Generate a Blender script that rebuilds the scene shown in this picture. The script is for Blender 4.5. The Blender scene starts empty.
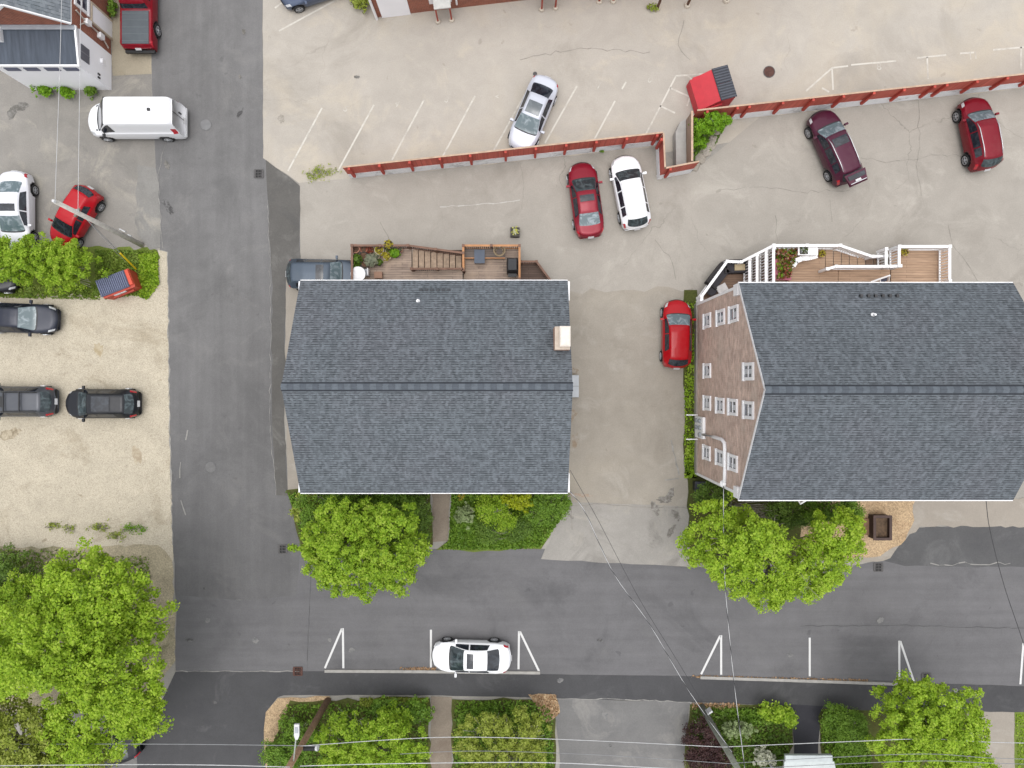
import bpy, math, random
import numpy as np

# ------------------------------------------------------------------ camera, sky, sun, exposure
scene = bpy.context.scene
C = scene.collection
H, F = 43.3, 710.0                       # drone height above the ground, focal length in pixels
cam = bpy.data.objects.new('camera', bpy.data.cameras.new('camera'))
C.objects.link(cam)
cam.location = (0, 0, H)
cam.data.sensor_width = 36.0
cam.data.lens = F / 1024 * 36.0
cam.data.clip_end = 2000
scene.camera = cam

SUN_EL, SUN_AZ = 86.0, 200.0             # overcast: very wide sun, almost overhead
world = bpy.data.worlds.new('World')
scene.world = world
world.use_nodes = True
wn = world.node_tree
sky = wn.nodes.new('ShaderNodeTexSky')
sky.sky_type = 'NISHITA'
sky.sun_disc = False
sky.sun_elevation = math.radians(SUN_EL)
sky.sun_rotation = math.radians(SUN_AZ)
sky.air_density, sky.dust_density, sky.ozone_density = 1.0, 4.0, 1.0
hs = wn.nodes.new('ShaderNodeHueSaturation')
hs.inputs['Saturation'].default_value = 0.16     # cloud cover greys the blue sky
bg = wn.nodes['Background']
wn.links.new(sky.outputs[0], hs.inputs['Color'])
wn.links.new(hs.outputs[0], bg.inputs['Color'])
bg.inputs['Strength'].default_value = 0.15
sl = bpy.data.lights.new('sun', 'SUN')
sl.energy = 0.6
sl.angle = math.radians(90)
sl.color = (1.0, 0.965, 0.92)
sun = bpy.data.objects.new('sun', sl)
C.objects.link(sun)
sun.rotation_euler = (math.radians(90 - SUN_EL), 0, math.radians(180 - SUN_AZ))
vs = scene.view_settings
vs.view_transform = 'Standard'
vs.look = 'None'
vs.gamma = 1.0
vs.use_curve_mapping = False
vs.exposure = 0.72
scene.cycles.max_bounces = 6

# ------------------------------------------------------------------ helpers
R = math.radians
E0 = 1.5

def lin(c):
    c = c / 255.0
    return c / 12.92 if c <= 0.04045 else ((c + 0.055) / 1.055) ** 2.4

def A(r, g, b, k=1.0):
    """albedo of a surface that looks (r, g, b) under this daylight"""
    return (lin(r) / E0 * k, lin(g) / E0 * k, lin(b) / E0 * k, 1.0)

def G(px, py, z=0.0):
    k = (H - z) / F
    return ((px - 512) * k, (384 - py) * k)

def G3(px, py, z=0.0):
    x, y = G(px, py, z)
    return (x, y, z)

def rough_poly(poly, step=0.8, amp=0.06, seed=1, closed=True):
    rnd = random.Random(seed)
    out = []
    n = len(poly)
    for i in range(n if closed else n - 1):
        a, b = poly[i], poly[(i + 1) % n]
        d = math.hypot(b[0] - a[0], b[1] - a[1])
        k = max(1, min(200, int(d / step)))
        out.append(a)
        for j in range(1, k):
            t = j / k
            out.append((a[0] + (b[0] - a[0]) * t + rnd.uniform(-amp, amp), a[1] + (b[1] - a[1]) * t + rnd.uniform(-amp, amp)))
    if not closed:
        out.append(poly[-1])
    return out

class MB:
    def __init__(s):
        s.v, s.f, s.m = [], [], []
    def poly(s, pts, m=0):
        i = len(s.v)
        s.v += [tuple(p) for p in pts]
        s.f.append(tuple(range(i, i + len(pts))))
        s.m.append(m)
        return s
    def sheet(s, poly, z, m=0):
        return s.poly([(p[0], p[1], z) for p in poly], m)
    def faces(s, vs_, fs, m=0):
        i = len(s.v)
        s.v += [tuple(p) for p in vs_]
        for f in fs:
            s.f.append(tuple(i + k for k in f))
            s.m.append(m)
        return s
    def prism(s, poly, z0, z1, m=0):
        n = len(poly)
        vs_ = [(p[0], p[1], z0) for p in poly] + [(p[0], p[1], z1) for p in poly]
        fs = [tuple(range(n))[::-1], tuple(range(n, 2 * n))]
        fs += [(i, (i + 1) % n, n + (i + 1) % n, n + i) for i in range(n)]
        return s.faces(vs_, fs, m)
    def box(s, c, d, rot=0.0, m=0, tilt=0.0):
        """centre, size, rotation about z, tilt about local y"""
        vs_ = []
        cr, sr, ct, st = math.cos(rot), math.sin(rot), math.cos(tilt), math.sin(tilt)
        for sz in (-.5, .5):
            for sx, sy in ((-.5, -.5), (.5, -.5), (.5, .5), (-.5, .5)):
                x, y, z = sx * d[0], sy * d[1], sz * d[2]
                x, z = x * ct + z * st, -x * st + z * ct
                vs_.append((c[0] + x * cr - y * sr, c[1] + x * sr + y * cr, c[2] + z))
        return s.faces(vs_, [(3, 2, 1, 0), (4, 5, 6, 7), (0, 1, 5, 4), (1, 2, 6, 5), (2, 3, 7, 6), (3, 0, 4, 7)], m)
    def bar(s, a, b, w, h, m=0):
        """box beam from a to b (3D), width w across, height h"""
        a, b = np.array(a, float), np.array(b, float)
        d = b - a
        L = np.linalg.norm(d)
        if L < 1e-6:
            return s
        d /= L
        up = np.array((0, 0, 1.0)) if abs(d[2]) < 0.95 else np.array((0, 1.0, 0))
        sd = np.cross(d, up); sd /= np.linalg.norm(sd)
        up = np.cross(sd, d)
        vs_ = []
        for p in (a, b):
            for i, j in ((-.5, -.5), (.5, -.5), (.5, .5), (-.5, .5)):
                vs_.append(tuple(p + sd * w * i + up * h * j))
        return s.faces(vs_, [(0, 1, 2, 3), (7, 6, 5, 4), (0, 4, 5, 1), (1, 5, 6, 2), (2, 6, 7, 3), (3, 7, 4, 0)], m)
    def tube(s, pts, r, n=8, m=0, cap=True):
        pts = [np.array(p, float) for p in pts]
        rs = r if isinstance(r, (list, tuple)) else [r] * len(pts)
        rings = []
        base = len(s.v)
        for i, p in enumerate(pts):
            d = pts[min(i + 1, len(pts) - 1)] - pts[max(i - 1, 0)]
            d = d / (np.linalg.norm(d) + 1e-9)
            u = np.cross(d, (0, 0, 1.0))
            if np.linalg.norm(u) < 1e-3:
                u = np.cross(d, (0, 1.0, 0))
            u /= np.linalg.norm(u)
            w = np.cross(u, d)
            for k in range(n):
                a = 2 * math.pi * k / n
                s.v.append(tuple(p + rs[i] * (math.cos(a) * u + math.sin(a) * w)))
        for i in range(len(pts) - 1):
            for k in range(n):
                a, b = base + i * n + k, base + i * n + (k + 1) % n
                s.f.append((a, b, b + n, a + n)); s.m.append(m)
        if cap:
            s.f.append(tuple(base + k for k in range(n))[::-1]); s.m.append(m)
            e = base + (len(pts) - 1) * n
            s.f.append(tuple(e + k for k in range(n))); s.m.append(m)
        return s
    def lathe(s, c, prof, n=16, m=0):
        """profile (r, z) about the vertical through c"""
        base = len(s.v)
        for r, z in prof:
            for k in range(n):
                a = 2 * math.pi * k / n
                s.v.append((c[0] + r * math.cos(a), c[1] + r * math.sin(a), c[2] + z))
        for i in range(len(prof) - 1):
            for k in range(n):
                a, b = base + i * n + k, base + i * n + (k + 1) % n
                s.f.append((a, b, b + n, a + n)); s.m.append(m)
        s.f.append(tuple(base + k for k in range(n))[::-1]); s.m.append(m)
        e = base + (len(prof) - 1) * n
        s.f.append(tuple(e + k for k in range(n))); s.m.append(m)
        return s
    def build(s, name, mat, parent=None, smooth=False, origin=None):
        vs_ = s.v
        if parent is not None:
            fr = FRAME[parent.name]
            (ox, oy, oz), rz = fr
            if fr != ((0, 0, 0), 0):
                c, q = math.cos(-rz), math.sin(-rz)
                vs_ = [((x - ox) * c - (y - oy) * q, (x - ox) * q + (y - oy) * c, z - oz) for x, y, z in vs_]
        elif origin is not None:
            vs_ = [(x - origin[0], y - origin[1], z - origin[2]) for x, y, z in vs_]
        me = bpy.data.meshes.new(name)
        me.from_pydata(vs_, [], s.f)
        for mm in (mat if isinstance(mat, (list, tuple)) else [mat]):
            me.materials.append(mm)
        if any(s.m):
            me.polygons.foreach_set('material_index', s.m)
        if smooth:
            me.polygons.foreach_set('use_smooth', [True] * len(me.polygons))
        me.validate()
        me.update()
        return link(name, me, parent, origin)

FRAME = {}

def link(name, me, parent=None, origin=None):
    o = bpy.data.objects.new(name, me)
    C.objects.link(o)
    if parent is not None:
        o.parent = parent
        FRAME[o.name] = FRAME[parent.name]
    else:
        FRAME[o.name] = ((0, 0, 0), 0)
        if origin is not None:
            o.location = origin
            FRAME[o.name] = (tuple(origin), 0)
    return o

def tag(o, label, cat, group=None):
    o['label'] = label
    o['category'] = cat
    if group:
        o['group'] = group
    return o

def structure(o):
    o['kind'] = 'structure'
    return o

def stuff(o, label=None, cat=None):
    o['kind'] = 'stuff'
    if label:
        o['label'] = label
        o['category'] = cat
    return o

def thing(name, label, cat, loc=(0, 0, 0), rz=0.0, group=None):
    o = bpy.data.objects.new(name, None)
    C.objects.link(o)
    o.location = loc
    o.rotation_euler = (0, 0, rz)
    o.empty_display_size = 0.3
    FRAME[o.name] = (tuple(loc), rz)
    return tag(o, label, cat, group)

def copy_thing(o, loc, rz, label):
    def cp(x, par):
        c = x.copy()
        C.objects.link(c)
        c.parent = par
        for ch in x.children:
            cp(ch, c)
        return c
    r = cp(o, None)
    r.location = loc
    r.rotation_euler = (0, 0, rz)
    r['label'] = label
    FRAME[r.name] = (tuple(loc), rz)
    return r

# ------------------------------------------------------------------ materials
def mk(name):
    m = bpy.data.materials.new(name)
    m.use_nodes = True
    nt = m.node_tree
    return m, nt, nt.nodes['Principled BSDF']

def setin(nt, sock, v):
    if isinstance(v, bpy.types.NodeSocket):
        nt.links.new(v, sock)
    else:
        sock.default_value = v

def coords(nt, kind='Object'):
    return nt.nodes.new('ShaderNodeTexCoord').outputs[kind]

def mapping(nt, vec, scale=(1, 1, 1), rot=(0, 0, 0), loc=(0, 0, 0)):
    n = nt.nodes.new('ShaderNodeMapping')
    nt.links.new(vec, n.inputs['Vector'])
    n.inputs['Scale'].default_value = scale
    n.inputs['Rotation'].default_value = rot
    n.inputs['Location'].default_value = loc
    return n.outputs[0]

def noise(nt, vec, scale, detail=4.0, rough=0.55, dist=0.0):
    n = nt.nodes.new('ShaderNodeTexNoise')
    nt.links.new(vec, n.inputs['Vector'])
    n.inputs['Scale'].default_value = scale
    n.inputs['Detail'].default_value = detail
    n.inputs['Roughness'].default_value = rough
    n.inputs['Distortion'].default_value = dist
    return n.outputs['Fac']

def remap(nt, v, a, b, c=0.0, d=1.0):
    n = nt.nodes.new('ShaderNodeMapRange')
    n.clamp = True
    nt.links.new(v, n.inputs[0])
    for i, x in enumerate((a, b, c, d)):
        n.inputs[i + 1].default_value = x
    return n.outputs[0]

def mth(nt, op, a, b=0.0):
    n = nt.nodes.new('ShaderNodeMath')
    n.operation = op
    setin(nt, n.inputs[0], a)
    setin(nt, n.inputs[1], b)
    return n.outputs[0]

def mixc(nt, fac, a, b, blend='MIX'):
    n = nt.nodes.new('ShaderNodeMix')
    n.data_type = 'RGBA'
    n.blend_type = blend
    setin(nt, n.inputs[0], fac)
    setin(nt, n.inputs[6], a)
    setin(nt, n.inputs[7], b)
    return n.outputs[2]

def ramp(nt, fac, stops):
    n = nt.nodes.new('ShaderNodeValToRGB')
    nt.links.new(fac, n.inputs[0])
    el = n.color_ramp.elements
    while len(el) < len(stops):
        el.new(0.5)
    for e, (p, c) in zip(el, stops):
        e.position = p
        e.color = c
    return n.outputs[0]

def plain(name, col, rough=0.6, metal=0.0, var=0.10, scale=3.0, spec=0.5, coat=0.0):
    m, nt, b = mk(name)
    v = coords(nt)
    n = noise(nt, v, scale, 5)
    k = remap(nt, n, 0.3, 0.7, 1 - var, 1 + var)
    nt.links.new(mixc(nt, 1.0, col, k, 'MULTIPLY'), b.inputs['Base Color'])
    b.inputs['Roughness'].default_value = rough
    b.inputs['Metallic'].default_value = metal
    b.inputs['Specular IOR Level'].default_value = spec
    b.inputs['Coat Weight'].default_value = coat
    b.inputs['Coat Roughness'].default_value = 0.08
    return m

def ground_mat(name, col, big=0.10, mid=0.08, fine=0.10, fscale=14.0, stain=None, stain_amt=0.35, stain_scale=0.30,
               light=None, light_amt=0.3, crack=0.0, pebble=0.0, streak=0.0, seed=0.0, bigscale=0.09, rust=None):
    m, nt, b = mk(name)
    v = mapping(nt, coords(nt), loc=(seed * 13.7, seed * 7.1, 0))
    c = col
    n1 = noise(nt, v, bigscale, 5, 0.6, 0.6)
    c = mixc(nt, 1.0, c, remap(nt, n1, 0.3, 0.7, 1 - big, 1 + big), 'MULTIPLY')
    n2 = noise(nt, v, 0.75, 7, 0.65, 0.4)
    c = mixc(nt, 1.0, c, remap(nt, n2, 0.3, 0.7, 1 - mid, 1 + mid), 'MULTIPLY')
    if streak:
        ns = noise(nt, mapping(nt, v, scale=(0.10, 1.6, 1) if streak > 0 else (1.6, 0.10, 1)), 1.0, 6, 0.6)
        streak = abs(streak)
        c = mixc(nt, 1.0, c, remap(nt, ns, 0.3, 0.7, 1 - streak, 1 + streak), 'MULTIPLY')
    if light:
        nl = noise(nt, mapping(nt, v, loc=(31, 5, 0)), 0.35, 8, 0.7, 0.8)
        c = mixc(nt, mth(nt, 'MULTIPLY', remap(nt, nl, 0.54, 0.66), light_amt), c, light)
    if stain:
        nd = noise(nt, mapping(nt, v, loc=(3, 51, 0)), stain_scale, 8, 0.68, 0.8)
        c = mixc(nt, mth(nt, 'MULTIPLY', remap(nt, nd, 0.53, 0.68), stain_amt), c, stain)
        nd2 = noise(nt, mapping(nt, v, loc=(9, 21, 0)), 1.3, 3, 0.5, 0.3)
        c = mixc(nt, mth(nt, 'MULTIPLY', remap(nt, nd2, 0.70, 0.74), stain_amt * 0.9), c, stain)
    if rust:
        nr = noise(nt, mapping(nt, v, loc=(77, 2, 0)), 0.16, 6, 0.6, 0.5)
        c = mixc(nt, mth(nt, 'MULTIPLY', remap(nt, nr, 0.5, 0.68), 0.5), c, rust)
    if crack:
        w = nt.nodes.new('ShaderNodeVectorMath'); w.operation = 'MULTIPLY_ADD'
        nz = nt.nodes.new('ShaderNodeTexNoise'); nz.inputs['Scale'].default_value = 0.9; nz.inputs['Detail'].default_value = 6
        nt.links.new(v, nz.inputs['Vector'])
        nt.links.new(nz.outputs['Color'], w.inputs[0]); w.inputs[1].default_value = (1.3, 1.3, 0); nt.links.new(v, w.inputs[2])
        vo = nt.nodes.new('ShaderNodeTexVoronoi'); vo.feature = 'DISTANCE_TO_EDGE'; vo.inputs['Scale'].default_value = 0.13
        nt.links.new(w.outputs[0], vo.inputs['Vector'])
        msk = remap(nt, noise(nt, mapping(nt, v, loc=(60, 9, 0)), 0.13, 3), 0.50, 0.60)
        ln = remap(nt, vo.outputs['Distance'], 0.0012, 0.0040, 0.6, 0.0)
        c = mixc(nt, mth(nt, 'MULTIPLY', mth(nt, 'MULTIPLY', ln, msk), crack), c, A(70, 66, 60))
    nf = noise(nt, v, fscale, 3, 0.7)
    c = mixc(nt, 1.0, c, remap(nt, nf, 0.25, 0.75, 1 - fine, 1 + fine), 'MULTIPLY')
    if pebble:
        vo = nt.nodes.new('ShaderNodeTexVoronoi'); vo.inputs['Scale'].default_value = 24.0
        nt.links.new(v, vo.inputs['Vector'])
        sp = nt.nodes.new('ShaderNodeSeparateColor'); nt.links.new(vo.outputs['Color'], sp.inputs[0])
        c = mixc(nt, 1.0, c, remap(nt, sp.outputs[0], 0, 1, 1 - pebble, 1 + pebble * 0.7), 'MULTIPLY')
        c = mixc(nt, remap(nt, sp.outputs[1], 0.92, 0.95, 0.0, 0.35), c, A(120, 105, 88))
    nt.links.new(c, b.inputs['Base Color'])
    b.inputs['Roughness'].default_value = 0.92
    b.inputs['Specular IOR Level'].default_value = 0.25
    return m

def leaf_mat(name, cols, transl=0.3, dry=None):
    m, nt, b = mk(name)
    geo = nt.nodes.new('ShaderNodeNewGeometry')
    rnd = geo.outputs['Random Per Island']
    n = noise(nt, coords(nt), 1.1, 3)
    f = mth(nt, 'ADD', mth(nt, 'MULTIPLY', rnd, 0.6), mth(nt, 'MULTIPLY', remap(nt, n, 0.3, 0.7), 0.4))
    c = ramp(nt, f, [(i / (len(cols) - 1), (*q[:3], 1)) for i, q in enumerate(cols)])
    nt.links.new(c, b.inputs['Base Color'])
    b.inputs['Roughness'].default_value = 0.55
    b.inputs['Specular IOR Level'].default_value = 0.3
    tr = nt.nodes.new('ShaderNodeBsdfTranslucent')
    nt.links.new(c, tr.inputs['Color'])
    mx = nt.nodes.new('ShaderNodeMixShader')
    mx.inputs[0].default_value = transl
    nt.links.new(b.outputs[0], mx.inputs[1]); nt.links.new(tr.outputs[0], mx.inputs[2])
    nt.links.new(mx.outputs[0], nt.nodes['Material Output'].inputs['Surface'])
    return m

def shingle_mat(name, light, dark, seam, slope_cos=1.0, row=0.145, width=0.13, seed=0):
    m, nt, b = mk(name)
    v = coords(nt)
    vv = mapping(nt, v, scale=(1, 1 / slope_cos, 0), loc=(seed + 120, seed * 0.37, 0))
    def bricks(w, h, mortar, c1, c2, mc, off=0.37):
        br = nt.nodes.new('ShaderNodeTexBrick')
        nt.links.new(vv, br.inputs['Vector'])
        br.inputs['Scale'].default_value = 1.0
        br.inputs['Brick Width'].default_value = w
        br.inputs['Row Height'].default_value = h
        br.inputs['Mortar Size'].default_value = mortar
        br.inputs['Mortar Smooth'].default_value = 0.5
        br.inputs['Color1'].default_value = c1
        br.inputs['Color2'].default_value = c2
        br.inputs['Mortar'].default_value = mc
        br.offset = off
        return br.outputs['Color']
    c = bricks(width, row, 0.0, light, dark, seam)
    c2 = bricks(width * 0.83, row, 0.0, (1.11, 1.11, 1.11, 1), (0.90, 0.90, 0.90, 1), (1, 1, 1, 1), 0.61)
    c = mixc(nt, 0.8, c, c2, 'MULTIPLY')
    k_ = seam[1] / light[1]
    c3 = bricks(900.0, row, 0.030, (1, 1, 1, 1), (1, 1, 1, 1), (k_, k_, k_, 1))
    dash = bricks(0.125, row, 0.0, (0, 0, 0, 1), (1, 1, 1, 1), (1, 1, 1, 1), 0.43)
    c = mixc(nt, remap(nt, dash, .30, .60, .05, 1.0), c, mixc(nt, 1.0, c, c3, 'MULTIPLY'))
    n = noise(nt, v, 0.45, 6, 0.6, 0.3)
    c = mixc(nt, 1.0, c, remap(nt, n, 0.3, 0.7, 0.95, 1.05), 'MULTIPLY')
    ns = noise(nt, mapping(nt, v, scale=(2.2, 0.12, 0.12)), 1.0, 4, 0.6)
    c = mixc(nt, 1.0, c, remap(nt, ns, 0.3, 0.7, 0.95, 1.05), 'MULTIPLY')
    nw = noise(nt, mapping(nt, v, loc=(5, 3, 0)), 0.22, 5, 0.6, 0.5)                 # weathered greener and warmer areas
    c = mixc(nt, remap(nt, nw, 0.42, 0.62, 0.0, 0.5), c, mixc(nt, 1.0, c, (1.06, 0.98, 0.99, 1), 'MULTIPLY'))
    nf = noise(nt, v, 22, 2)
    c = mixc(nt, 1.0, c, remap(nt, nf, 0.3, 0.7, 0.88, 1.12), 'MULTIPLY')
    nt.links.new(c, b.inputs['Base Color'])
    b.inputs['Roughness'].default_value = 0.9
    b.inputs['Specular IOR Level'].default_value = 0.2
    return m

def brick_mat(name, c1, c2, mortar, big=False):
    m, nt, b = mk(name)
    v = coords(nt)
    sp = nt.nodes.new('ShaderNodeSeparateXYZ'); nt.links.new(v, sp.inputs[0])
    cb = nt.nodes.new('ShaderNodeCombineXYZ')
    nt.links.new(mth(nt, 'ADD', sp.outputs[0], sp.outputs[1]), cb.inputs[0])
    nt.links.new(sp.outputs[2], cb.inputs[1])
    br = nt.nodes.new('ShaderNodeTexBrick')
    nt.links.new(cb.outputs[0], br.inputs['Vector'])
    br.inputs['Scale'].default_value = 1.0
    br.inputs['Brick Width'].default_value = 0.22
    br.inputs['Row Height'].default_value = 0.075
    br.inputs['Mortar Size'].default_value = 0.008
    br.inputs['Color1'].default_value = c1
    br.inputs['Color2'].default_value = c2
    br.inputs['Mortar'].default_value = mortar
    n = noise(nt, v, 2.0, 6, 0.6)
    c = mixc(nt, 1.0, br.outputs['Color'], remap(nt, n, 0.3, 0.7, 0.8, 1.2), 'MULTIPLY')
    if big:
        br2 = nt.nodes.new('ShaderNodeTexBrick'); nt.links.new(cb.outputs[0], br2.inputs['Vector'])
        br2.inputs['Scale'].default_value = 1.0; br2.inputs['Brick Width'].default_value = 0.46; br2.inputs['Row Height'].default_value = 0.15
        br2.inputs['Mortar Size'].default_value = 0.0
        br2.inputs['Color1'].default_value = (1.1, 1.08, 1.06, 1); br2.inputs['Color2'].default_value = (0.86, 0.84, 0.83, 1)
        c = mixc(nt, 0.9, c, br2.outputs['Color'], 'MULTIPLY')
        nz = noise(nt, v, 0.7, 6, 0.65)
        c = mixc(nt, remap(nt, nz, 0.5, 0.66, 0, 0.4), c, A(214, 200, 186))
    nt.links.new(c, b.inputs['Base Color'])
    b.inputs['Roughness'].default_value = 0.9
    return m

def plank_mat(name, c1, c2, gap, width=0.14, axis='y', length=2.6, wear=None):
    """boards whose long side runs along x (axis 'y' stacks them along y), 'z' stacks them up a wall"""
    m, nt, b = mk(name)
    v = coords(nt)
    sp = nt.nodes.new('ShaderNodeSeparateXYZ'); nt.links.new(v, sp.inputs[0])
    cb = nt.nodes.new('ShaderNodeCombineXYZ')
    if axis == 'y':
        nt.links.new(sp.outputs[0], cb.inputs[0]); nt.links.new(sp.outputs[1], cb.inputs[1])
    elif axis == 'x':
        nt.links.new(sp.outputs[1], cb.inputs[0]); nt.links.new(sp.outputs[0], cb.inputs[1])
    else:
        nt.links.new(mth(nt, 'ADD', sp.outputs[0], sp.outputs[1]), cb.inputs[0]); nt.links.new(sp.outputs[2], cb.inputs[1])
    br = nt.nodes.new('ShaderNodeTexBrick')
    nt.links.new(cb.outputs[0], br.inputs['Vector'])
    br.inputs['Scale'].default_value = 1.0
    br.inputs['Brick Width'].default_value = length
    br.inputs['Row Height'].default_value = width
    br.inputs['Mortar Size'].default_value = 0.009
    br.inputs['Color1'].default_value = c1
    br.inputs['Color2'].default_value = c2
    br.inputs['Mortar'].default_value = gap
    n = noise(nt, mapping(nt, cb.outputs[0], scale=(0.6, 7, 1)), 1.5, 6, 0.65)
    c = mixc(nt, 1.0, br.outputs['Color'], remap(nt, n, 0.3, 0.7, 0.75, 1.25), 'MULTIPLY')
    if wear:
        nw = noise(nt, v, 0.9, 6, 0.65, 0.5)
        c = mixc(nt, mth(nt, 'MULTIPLY', remap(nt, nw, 0.48, 0.65), 0.6), c, wear)
    nt.links.new(c, b.inputs['Base Color'])
    b.inputs['Roughness'].default_value = 0.75
    return m

def paint_mat(name, col, metal=0.0, rough=0.32, coat=0.22):
    m, nt, b = mk(name)
    v = coords(nt)
    n = noise(nt, v, 1.6, 6, 0.6)                       # a film of dust and pollen
    c = mixc(nt, mth(nt, 'MULTIPLY', remap(nt, n, 0.45, 0.75), 0.04), col, A(190, 185, 170))
    b.inputs['Specular IOR Level'].default_value = 0.2
    nt.links.new(c, b.inputs['Base Color'])
    b.inputs['Roughness'].default_value = rough
    b.inputs['Metallic'].default_value = metal
    b.inputs['Coat Weight'].default_value = coat
    b.inputs['Coat Roughness'].default_value = 0.04
    return m

def glass_mat(name, col, lightcol, amt=0.5, scale=2.4):
    """car glass seen from outside: dark cabin with paler seats and trim behind it, glossy surface"""
    m, nt, b = mk(name)
    v = coords(nt)
    n = noise(nt, v, scale, 5, 0.6, 1.2)
    c = mixc(nt, mth(nt, 'MULTIPLY', remap(nt, n, 0.46, 0.66), amt), col, lightcol)
    nt.links.new(c, b.inputs['Base Color'])
    b.inputs['Roughness'].default_value = 0.04
    b.inputs['IOR'].default_value = 1.5
    b.inputs['Coat Weight'].default_value = 0.1
    return m

def marking_mat(name, col, under, wear=0.45):
    m, nt, b = mk(name)
    v = coords(nt)
    n = noise(nt, v, 2.2, 8, 0.75)
    n2 = noise(nt, v, 0.35, 3)
    f = mth(nt, 'ADD', mth(nt, 'MULTIPLY', n, 0.65), mth(nt, 'MULTIPLY', n2, 0.35))
    c = mixc(nt, remap(nt, f, wear - 0.04, wear + 0.08), under, col)
    nt.links.new(c, b.inputs['Base Color'])
    b.inputs['Roughness'].default_value = 0.8
    return m

white_trim = plain('white_trim', A(252, 252, 254, 1.15), 0.5, var=0.04)
white_wall = plain('white_wall', (.82, .82, .85, 1), 0.7, var=0.03, scale=0.8)
dark_metal = plain('dark_metal', A(45, 45, 48), 0.5, var=0.2)
black_plastic = plain('black_plastic', A(32, 33, 36), 0.5, var=0.2)
rubber = plain('rubber', A(38, 38, 40), 0.8, var=0.2)
rim_metal = plain('rim_metal', A(200, 202, 206), 0.3, metal=0.5, var=0.08)
grey_metal = plain('grey_metal', A(165, 170, 176), 0.45, metal=0.3, var=0.12)
pole_wood = plain('pole_wood', A(128, 122, 112), 0.9, var=0.25, scale=6)
brown_wood = plain('brown_wood', A(105, 72, 52), 0.85, var=0.3, scale=7)
bark = plain('bark', A(152, 146, 132), 0.95, var=0.3, scale=9)
red_lens = plain('red_lens', A(205, 30, 50), 0.2, var=0.1, coat=0.6)
clear_lens = plain('clear_lens', A(225, 228, 232), 0.15, var=0.15, scale=12, coat=0.8)
orange_lens = plain('orange_lens', A(225, 120, 40), 0.2)
plate_white = plain('plate_white', A(225, 226, 228), 0.4, var=0.1, scale=30)
wire_light = plain('wire_light', A(215, 216, 218), 0.5, metal=0.3)
wire_dark = plain('wire_dark', A(60, 60, 62), 0.7)
wire_mid = plain('wire_mid', A(150, 152, 155), 0.6)
crack_tar = plain('crack_tar', A(88, 84, 78), 0.95, var=0.25)
pane_glass = glass_mat('pane_glass', A(72, 78, 92), A(170, 178, 190), 0.35, 1.6)

# ------------------------------------------------------------------ foliage
def leaf_mesh(name, P, Nrm, size, mat, rng, parent=None, origin=None, elong=1.5, fold=0.25):
    """one bent diamond leaf per point"""
    n = len(P)
    Nrm = Nrm / (np.linalg.norm(Nrm, axis=1, keepdims=True) + 1e-9)
    t = rng.normal(size=(n, 3))
    t -= (t * Nrm).sum(1, keepdims=True) * Nrm
    t /= np.linalg.norm(t, axis=1, keepdims=True) + 1e-9
    bt = np.cross(Nrm, t)
    s = size * rng.uniform(0.6, 1.35, (n, 1))
    V = np.empty((n, 4, 3))
    V[:, 0] = P - t * s * elong * 0.5
    V[:, 2] = P + t * s * elong * 0.5
    up = Nrm * s * fold
    V[:, 1] = P + bt * s * 0.5 + up
    V[:, 3] = P - bt * s * 0.5 + up
    if parent is not None:
        o = np.array(FRAME[parent.name][0]); V -= o
    elif origin is not None:
        V -= np.array(origin)
    me = bpy.data.meshes.new(name)
    me.vertices.add(n * 4); me.loops.add(n * 4); me.polygons.add(n)
    me.vertices.foreach_set('co', V.reshape(-1))
    me.loops.foreach_set('vertex_index', np.arange(n * 4, dtype=np.int32))
    me.polygons.foreach_set('loop_start', np.arange(0, n * 4, 4, dtype=np.int32))
    me.polygons.foreach_set('loop_total', np.full(n, 4, dtype=np.int32))
    for mm in (mat if isinstance(mat, (list, tuple)) else [mat]):
        me.materials.append(mm)
    if isinstance(mat, (list, tuple)):
        me.polygons.foreach_set('material_index', rng.integers(0, len(mat), n).astype(np.int32))
    me.update(calc_edges=True)
    return link(name, me, parent, origin)

def crown_points(lobes, clumps, per, rng, sig=0.22, shell=0.5, low=-0.25):
    lb = np.array(lobes, float)
    w = (lb[:, 3] * lb[:, 4] * lb[:, 5]) ** (2 / 3)
    idx = rng.choice(len(lb), clumps, p=w / w.sum())
    d = rng.normal(size=(clumps, 3))
    d /= np.linalg.norm(d, axis=1, keepdims=True)
    d[:, 2] = np.where(d[:, 2] < low, -d[:, 2], d[:, 2])
    r = rng.uniform(shell ** 2, 1, (clumps, 1)) ** 0.5
    r *= rng.uniform(0.86, 1.12, (clumps, 1))
    cc = lb[idx, :3] + d * r * lb[idx, 3:6]
    # each clump is a small billow of leaves: a shell, denser on its top and outer side
    rr = sig * rng.uniform(0.7, 1.5, (clumps, 1))
    k = np.maximum(3, rng.poisson(per, clumps))
    rep = np.repeat(np.arange(clumps), k)
    od = rng.normal(size=(len(rep), 3)) + d[rep] * 0.6 + np.array((0, 0, 0.55))
    od /= np.linalg.norm(od, axis=1, keepdims=True)
    q = rng.uniform(0.15, 1.15, (len(rep), 1)) ** 0.7
    off = od * q * rr[rep]
    off[:, 2] *= 0.8
    spr = rng.random(clumps) < 0.10                      # a few sprigs reach beyond the outline
    cc[spr] += d[spr] * rng.uniform(0.1, 0.35, (int(spr.sum()), 1))
    P = cc[rep] + off
    Nn = rng.normal(size=(len(rep), 3)) * 0.45 + od * 0.7 + np.array((0, 0, 0.55))
    return P, Nn, cc

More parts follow.
